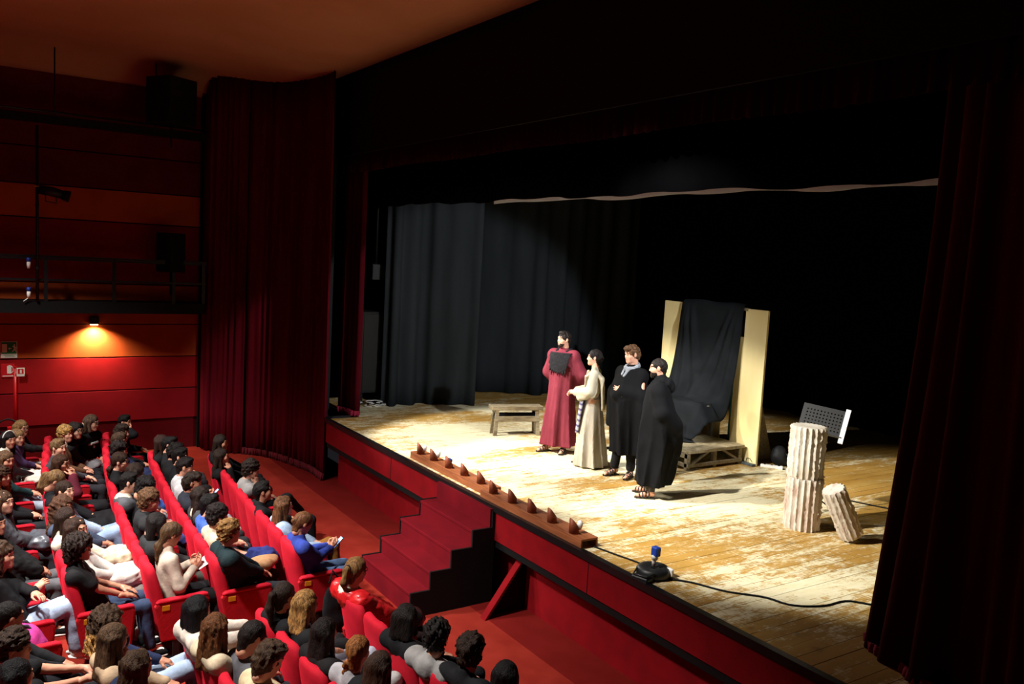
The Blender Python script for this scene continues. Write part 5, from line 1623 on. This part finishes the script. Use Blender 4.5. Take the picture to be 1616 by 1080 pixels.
def sandal(root, ankle, yawf):
    """strapped sandal; foot itself belongs to the body"""
    b = MB(); M_ = Matrix.Translation((ankle[0], ankle[1], 0)) @ Matrix.Rotation(yawf, 4, 'Z')
    out = [(-.036, -.06), (.034, -.06), (.042, .04), (.048, .12), (.036, .175), (.0, .195), (-.034, .18), (-.044, .12), (-.038, .04)]
    b.prism(out, .018, 'z', 0, M_)
    o_ = b.build('sandal', M_sandal, root)
    s_ = MB()
    for y0, h_, w_ in ((.135, .048, .050), (.095, .062, .050), (.055, .078, .048), (.015, .098, .046)):
        s_.tube([M_ @ Vector((w_ * math.cos(a), y0, .014 + h_ * math.sin(a))) for a in np.linspace(0, PI, 9)], .008, 5)
    s_.tube([M_ @ Vector((.045 * math.cos(a), -.005 + .05 * math.sin(a), .105)) for a in np.linspace(0, 2 * PI, 14)[:-1]], .008, 5, closed=True)
    s_.tube([M_ @ Vector(v) for v in ((0, .14, .06), (0, .09, .078), (0, .02, .112))], .007, 5)
    s_.build('strap', M_sandal, o_, True)


def actor(label, loc, yaw, hgt, hy, hp, sex, hair, hc, skin, arms, legs, beard=False, hand_curl=.5, trouser=None):
    """arms: {side:(shoulder, elbow, wrist, dir, palm)}; legs: {side:(hip, knee, ankle, yaw)}"""
    root = thing('person', label, 'person', (loc[0], loc[1], 0), yaw, 'actors on stage')
    H = np.array([0, .02, hgt - .118]); Rh = rotz(hy) @ rotx(hp); sc = 1.0 if sex == 'f' else 1.04
    HV, HF, HM = head_template(sex, .0058)
    parts = [(xf(HV, Rh, H, sc), HF, HM)]
    N = np.array([0, -.01, hgt - .30])
    B = [('c', N + [0, 0, .0], H + [0, -.02, -.07], .055, .05, .03), ('c', np.array([-.06, 0, .95]), N + [-.06, 0, -.10], .078, .078, .05), ('c', np.array([.06, 0, .95]), N + [.06, 0, -.10], .078, .078, .05),
         ('c', np.array([-.05, 0, .92]), np.array([.05, 0, .92]), .075, .075)]
    for s_, (sh, el, wr, dr_, pm) in arms.items():
        sh, el, wr = map(np.array, (sh, el, wr))
        B += [('c', N + [0, 0, -.085], sh - np.array([0, 0, .012]), .05, .042, .04), ('c', sh, el, .042, .038, .02), ('c', el, wr, .040, .028, .01)]
        parts.append(hand_at(wr, dr_, pm, s_, hand_curl))
    for s_, (hp_, kn, an, fy) in legs.items():
        hp_, kn, an = map(np.array, (hp_, kn, an)); f = np.array([-math.sin(fy), math.cos(fy), 0])
        B += [('c', hp_ * np.array([.7, 1, 1]), kn, .068, .055, .02), ('c', kn, an, .055, .038, .02),
              ('c', an + [0, 0, -.035] - f * .03, an * [1, 1, 0] + f * .09 + [0, 0, .045], .034, .030, .02), ('c', an * [1, 1, 0] + f * .09 + [0, 0, .042], an * [1, 1, 0] + f * .155 + [0, 0, .036], .034, .024, .02)]
        r_ = np.array([f[1], -f[0], 0])
        for q in range(5):
            c0 = an * [1, 1, 0] + f * (.155 - .007 * q) + r_ * (-s_) * (.026 - .0135 * q) + np.array([0, 0, .032])
            B.append(('c', c0, c0 + f * (.028 - .003 * q) + [0, 0, -.006], .011 - .001 * q, .009 - .0008 * q, .006))
        sandal(root, an, fy)
    BV, BF = sdf(tup(B), .011)
    V, F, fm = merge([(BV, BF, None)] + parts)
    link(bpy.data.objects.new('body', npmesh('body', V, F, [skin, M_lip, M_eye, hairmat(hc)], True, fm)), root)
    hv, hf = hair_mesh(hair, 5, .0065, 1.0, hp)
    o_ = link(bpy.data.objects.new('hair', npmesh('hair', hv * sc, hf, hairmat(hc))), root); o_.matrix_local = headM(Rh, H)
    if beard:
        bv, bf = beard_mesh(.006)
        o_ = link(bpy.data.objects.new('beard', npmesh('beard', bv * sc * (.985 if beard == 1 else 1.04), bf, hairmat(hc if beard == 2 else '3a2a22'))), root); o_.matrix_local = headM(Rh, H)
    if trouser:
        T = []
        for s_, (hp_, kn, an, fy) in legs.items():
            T += [('c', np.array(hp_), np.array(kn), .10, .075, .03), ('c', np.array(kn), np.array(an) + [0, 0, .04], .075, .062, .02)]
        TV, TF = sdf(tup(T), .018, lambda X, Y, Z: .004 * pnoise(X, Y, Z, 40, 3))
        link(bpy.data.objects.new('trousers', npmesh('trousers', TV, TF, cloth(trouser))), root)
    return root, H, N, Rh


def garment(root, name, P, h, mt, amp=.004, fq=28, seed=1, k=.05):
    V, F = sdf(tup(P), h, lambda X, Y, Z: amp * pnoise(X, Y, Z * .6, fq, seed), k)
    return link(bpy.data.objects.new(name, npmesh(name, V, F, mt)), root)


def facing(dx, dy):
    return math.atan2(-dx, dy)


# ---- actor in the dusty red robe
A = np.array
legs = {-1: ((-.10, 0, .92), (-.11, .04, .50), (-.12, .05, .10), .25), 1: ((.10, 0, .92), (.12, .05, .50), (.14, .10, .10), -.45)}
arms = {-1: ((-.20, -.01, 1.50), (-.29, -.10, 1.20), (-.10, -.24, 1.00), (.8, -.2, -.4), (0, -1, 0)), 1: ((.20, -.01, 1.50), (.29, -.10, 1.20), (.10, -.24, 1.00), (-.8, -.2, -.4), (0, -1, 0))}
yw = facing(.42, -.91)
r1, H, N, Rh = actor('person on stage in a long dusty red robe with a ragged black bib', (-10.10, 7.66), yw, 1.84, facing(-.05, -1.0) - yw, .05, 'm', 'short', '241a17', M_skin['fair'], arms, legs, beard=1)
M_robe = mat('dusty_red_linen', '7c323e', .9, '6c2a35', 6, stretch=(1, 1, .4), bump=.3, bscale=60, spec=.08)
prof = [(.13, .285, .255, 0, .01), (.5, .255, .22, 0, .01), (.95, .215, .175, 0, 0), (1.25, .215, .155, 0, 0), (1.42, .21, .135, 0, 0), (1.53, .15, .11, 0, -.01)]
P = [('f', lathe_field(prof, [(7, .4, .15, .5), (4, 2.0, .07, -1.2), (13, 1., .04, 0)], .11, 1.55), (-.36, -.34, .11), (.36, .34, 1.55), .02)]
for s_ in (-1, 1):
    P += [('c', (s_ * .17, -.01, 1.49), (s_ * .285, -.09, 1.20), .075, .095, .05), ('c', (s_ * .285, -.10, 1.20), (s_ * .17, -.20, 1.03), .092, .095, .04)]
P += [('c', (0, -.01, 1.50), (0, -.005, 1.575), .085, .068, .03), ('c', (-.19, -.012, 1.482), (.19, -.012, 1.482), .078, .078, .05)]
garment(r1, 'robe', P, .0145, M_robe, .003, 30, 2)
# ragged bib, hugging the chest
G_ = []
rb = random.Random(4)
for j in range(15):
    v = j / 14; row = []
    for i in range(21):
        u = i / 20 - .5; x_ = .36 * u * (1 - .22 * v) + (rb.uniform(-.012, .012) if i in (0, 20) else 0)
        zt = 1.535 - .30 * v * (1 + (.10 * math.sin(i * 2.3) + rb.uniform(-.12, .10) if j == 14 else 0))
        rx, ry = np.interp(zt, [.95, 1.25, 1.42, 1.53, 1.6], [.215, .215, .21, .15, .1]), np.interp(zt, [.95, 1.25, 1.42, 1.53, 1.6], [.175, .165, .150, .125, .09])
        y_ = ry * math.sqrt(max(.05, 1 - (x_ / (rx + .06)) ** 2)) + .022 + .004 * math.sin(9 * i + 5 * j)
        row.append((x_, y_, zt))
    G_.append(row)
o = MB().grid(G_).build('bib', mat('black_rough_cloth', '121114', .95, '1d1b1f', 30, bump=.8, bscale=60), r1, True)
sm = o.modifiers.new('thickness', 'SOLIDIFY'); sm.thickness = .012
garment(r1, 'shoulder_strap', [('c', (.08, .06, 1.545), (.10, -.05, 1.57), .028, .03, .02), ('c', (.10, -.05, 1.57), (.12, -.12, 1.50), .03, .03, .02), ('c', (-.08, .06, 1.545), (-.10, -.05, 1.57), .022, .022, .02)], .012, MATS['black_rough_cloth'])

# ---- woman in undyed linen
legs = {-1: ((-.08, 0, .88), (-.085, .03, .48), (-.08, .0, .10), .1), 1: ((.08, 0, .88), (.085, .05, .48), (.09, .08, .10), -.1)}
arms = {-1: ((-.165, -.01, 1.36), (-.20, .04, 1.10), (-.05, .26, 1.06), (.5, .8, -.1), (.6, -.1, -.6)), 1: ((.165, -.01, 1.36), (.20, .04, 1.10), (.05, .26, 1.05), (-.5, .8, -.1), (-.6, -.1, -.6))}
yw = facing(-.70, -.71)
r2, H, N, Rh = actor('person on stage in cream linen tunic and long skirt with hands clasped', (-9.20, 7.55), yw, 1.68, .10, .04, 'f', 'bun', '1c1414', M_skin['fair'], arms, legs)
M_linen = mat('cream_linen', 'b9b09c', .9, 'a89e88', 7, stretch=(1, 1, .5), bump=.3, bscale=70, spec=.08)
M_linen2 = mat('grey_linen_skirt', 'ada598', .9, '988f80', 7, stretch=(1.5, 1.5, .3), bump=.3, bscale=70, spec=.08)
prof = [(.02, .25, .24, 0, -.01), (.3, .22, .21, 0, 0), (.7, .175, .165, 0, 0), (.95, .135, .12, 0, 0), (1.05, .125, .11, 0, 0)]
garment(r2, 'skirt', [('f', lathe_field(prof, [(9, .4, .13, .6), (5, 1.4, .07, -1.0)], .015, 1.05), (-.32, -.32, .015), (.32, .32, 1.05), .02)], .0135, M_linen2, .002, 30, 4)
P = [('c', (-.06, 0, 1.05), (-.062, -.005, 1.27), .096, .098), ('c', (.06, 0, 1.05), (.062, -.005, 1.27), .096, .098), ('c', (-.13, -.01, 1.345), (.13, -.01, 1.345), .06, .06, .06), ('c', (0, -.01, 1.34), (0, -.005, 1.395), .07, .055, .03)]
for s_ in (-1, 1):
    P += [('c', (s_ * .165, -.01, 1.35), (s_ * .20, .03, 1.10), .062, .070, .03), ('c', (s_ * .20, .03, 1.10), (s_ * .065, .235, 1.06), .072, .062, .02), ('c', (s_ * .16, .08, 1.03), (s_ * .12, .18, .99), .05, .045, .03)]
garment(r2, 'tunic', P, .0135, M_linen, .005, 34, 6)
P = []
for q in range(5):
    x0 = -.16 + .035 * q
    P += [('c', (x0 * .8, .10, 1.30 - .02 * q), (x0, .0, 1.415 - abs(x0 + .06) * .25), .022, .026, .02), ('c', (x0, .0, 1.415 - abs(x0 + .06) * .25), (x0 - .01, -.125, 1.28), .026, .026, .02),
          ('c', (x0 - .01, -.125, 1.28), (x0 - .015, -.16, .88 - .03 * (q % 2)), .026, .020, .02)]
P += [('c', (-.10, .10, 1.30), (.10, .115, 1.12), .028, .03, .02), ('c', (.02, .09, 1.36), (.12, .11, 1.20), .026, .028, .02)]
garment(r2, 'shawl', P, .0135, mat('shawl_linen', 'b2a892', .9, '9d927a', 7, bump=.3, bscale=70), .004, 40, 8)
garment(r2, 'sash', [('f', lathe_field([(.98, .142, .126, 0, 0), (1.07, .138, .122, 0, 0)], [], .985, 1.06), (-.2, -.2, .98), (.2, .2, 1.07), .01)], .012, mat('sash_grey', '5d5a5e', .9))
mt = mat('striped_scarf', '8e8a90', .9)
N_ = mt.node_tree.nodes; wv = N_.new('ShaderNodeTexWave'); wv.bands_direction = 'Z'; wv.inputs['Scale'].default_value = 4.0
tcn = N_.new('ShaderNodeTexCoord'); mt.node_tree.links.new(tcn.outputs['Object'], wv.inputs['Vector'])
cr = N_.new('ShaderNodeValToRGB'); cr.color_ramp.elements[0].color = lin('98949a'); cr.color_ramp.elements[1].color = lin('4a4468'); cr.color_ramp.elements[0].position = .55; cr.color_ramp.elements[1].position = .8
mt.node_tree.links.new(wv.outputs['Fac'], cr.inputs[0]); mt.node_tree.links.new(cr.outputs[0], N_['Principled BSDF'].inputs['Base Color'])
G_ = [[(-.15 + .16 * (i / 16) + .02 * (j / 20), .12 + .05 * (j / 20) + .018 * math.sin(i * 1.1) + .035 * (1 - ((i - 8) / 8) ** 2), 1.02 - .53 * j / 20 + .015 * math.sin(i * .8)) for i in range(17)] for j in range(21)]
o = MB().grid(G_).build('scarf', mt, r2, True); sm = o.modifiers.new('thickness', 'SOLIDIFY'); sm.thickness = .012

# ---- standing man with folded arms in a black cloak
legs = {-1: ((-.10, 0, .90), (-.10, .02, .50), (-.10, .0, .10), .35), 1: ((.10, 0, .90), (.11, .03, .50), (.12, .08, .10), -.15)}
arms = {-1: ((-.19, -.01, 1.45), (-.25, .06, 1.18), (-.02, .22, 1.22), (1, .05, .05), (0, -1, -.3)), 1: ((.19, -.01, 1.45), (.25, .06, 1.18), (.03, .23, 1.17), (-1, .05, .0), (0, -1, -.3))}
yw = facing(.12, -.99)
r3, H, N, Rh = actor('person on stage with folded arms in a black cloak and grey scarf', (-8.55, 7.66), yw, 1.81, facing(-.15, -1) - yw, -.10, 'm', 'mop', '6a4a30', M_skin['fair'], arms, legs, beard=0, trouser='151517')
M_cloak = mat('black_wool_cloak', '0f0f11', .9, '0c0c0e', 5, bump=.2, bscale=60, spec=.10)
prof = [(.34, .28, .24, -.04, 0), (.6, .30, .25, -.03, 0), (.95, .29, .23, -.01, .02), (1.2, .28, .20, 0, .03), (1.38, .25, .15, 0, .0), (1.47, .16, .11, 0, -.01)]
P = [('f', lathe_field(prof, [(6, 1.1, .17, 1.2), (4, .2, .09, -1.5), (11, .5, .05, .5)], .34, 1.49), (-.46, -.40, .34), (.42, .40, 1.49), .02)]
P += [('c', (-.25, .06, 1.17), (-.04, .21, 1.20), .075, .065, .05), ('c', (.25, .06, 1.17), (.06, .22, 1.13), .075, .065, .05),
      ('c', (-.27, .02, 1.12), (-.31, .04, .62), .09, .05, .06), ('c', (.26, .04, 1.10), (.29, .06, .70), .09, .05, .06), ('c', (0, -.02, 1.44), (0, -.01, 1.50), .10, .08, .03), ('c', (-.19, -.012, 1.43), (.19, -.012, 1.43), .085, .085, .06)]
garment(r3, 'cloak', P, .0155, M_cloak, .004, 24, 12)
P = []
for q in range(10):
    a0 = 2 * PI * q / 10; a1 = 2 * PI * (q + 1) / 10
    P.append(('c', (.085 * math.cos(a0), -.005 + .085 * math.sin(a0), 1.525 - .03 * math.sin(a0)), (.085 * math.cos(a1), -.005 + .085 * math.sin(a1), 1.525 - .03 * math.sin(a1)), .028, .028, .015))
P += [('c', (-.02, .08, 1.49), (.01, .135, 1.40), .030, .022, .02), ('c', (.05, .07, 1.49), (.06, .12, 1.42), .026, .02, .02)]
garment(r3, 'scarf', P, .011, mat('grey_scarf', '8b8f96', .9, '6d7178', 12), .004, 60, 14)

# ---- man in profile with hood and hands behind his back
legs = {-1: ((-.10, 0, .88), (-.10, .02, .48), (-.10, .0, .10), .15), 1: ((.10, 0, .88), (.10, .04, .48), (.11, .06, .10), -.30)}
arms = {-1: ((-.19, -.01, 1.40), (-.25, -.10, 1.12), (-.08, -.25, .92), (.8, -.2, -.4), (0, -1, 0)), 1: ((.19, -.01, 1.40), (.25, -.10, 1.12), (.08, -.25, .92), (-.8, -.2, -.4), (0, -1, 0))}
yw = facing(-.72, -.69)
r4, H, N, Rh = actor('person on stage in profile wearing a long hooded black cloak, hands behind back', (-7.64, 7.30), yw, 1.76, .12, -.08, 'm', 'crop', '1e1613', M_skin['warm'], arms, legs, beard=2, trouser='3a342e')
prof = [(.17, .24, .22, 0, -.01), (.45, .25, .25, 0, -.03), (.75, .25, .27, 0, -.06), (1.0, .25, .24, 0, -.05), (1.25, .24, .18, 0, -.02), (1.38, .21, .15, 0, -.01), (1.45, .13, .11, 0, -.02)]
P = [('f', lathe_field(prof, [(5, .3, .16, 2.2), (9, 1.3, .08, -1.8)], .17, 1.46), (-.38, -.50, .17), (.38, .34, 1.46), .02)]
for s_ in (-1, 1):
    P += [('c', (s_ * .18, -.01, 1.39), (s_ * .245, -.09, 1.12), .075, .085, .05), ('c', (s_ * .245, -.09, 1.12), (s_ * .11, -.25, .93), .085, .09, .05)]
P += [('c', (0, -.25, .90), (0, -.28, .60), .09, .05, .06), ('c', (0, -.03, 1.42), (0, -.025, 1.50), .10, .085, .03), ('c', (-.18, -.012, 1.385), (.18, -.012, 1.385), .085, .085, .06)]
garment(r4, 'cloak', P, .0155, M_cloak, .004, 24, 16)
garment(r4, 'hood', [('c', (-.075, -.06, 1.49), (.075, -.06, 1.49), .052, .052, .03), ('e', (0, -.12, 1.46), (.12, .065, .075), .03), ('e', (0, -.165, 1.41), (.075, .05, .07), .03),
                     ('c', (-.09, -.04, 1.49), (-.06, .06, 1.455), .035, .025, .02), ('c', (.09, -.04, 1.49), (.06, .06, 1.455), .035, .025, .02)], .0125, M_cloak, .005, 36, 18)
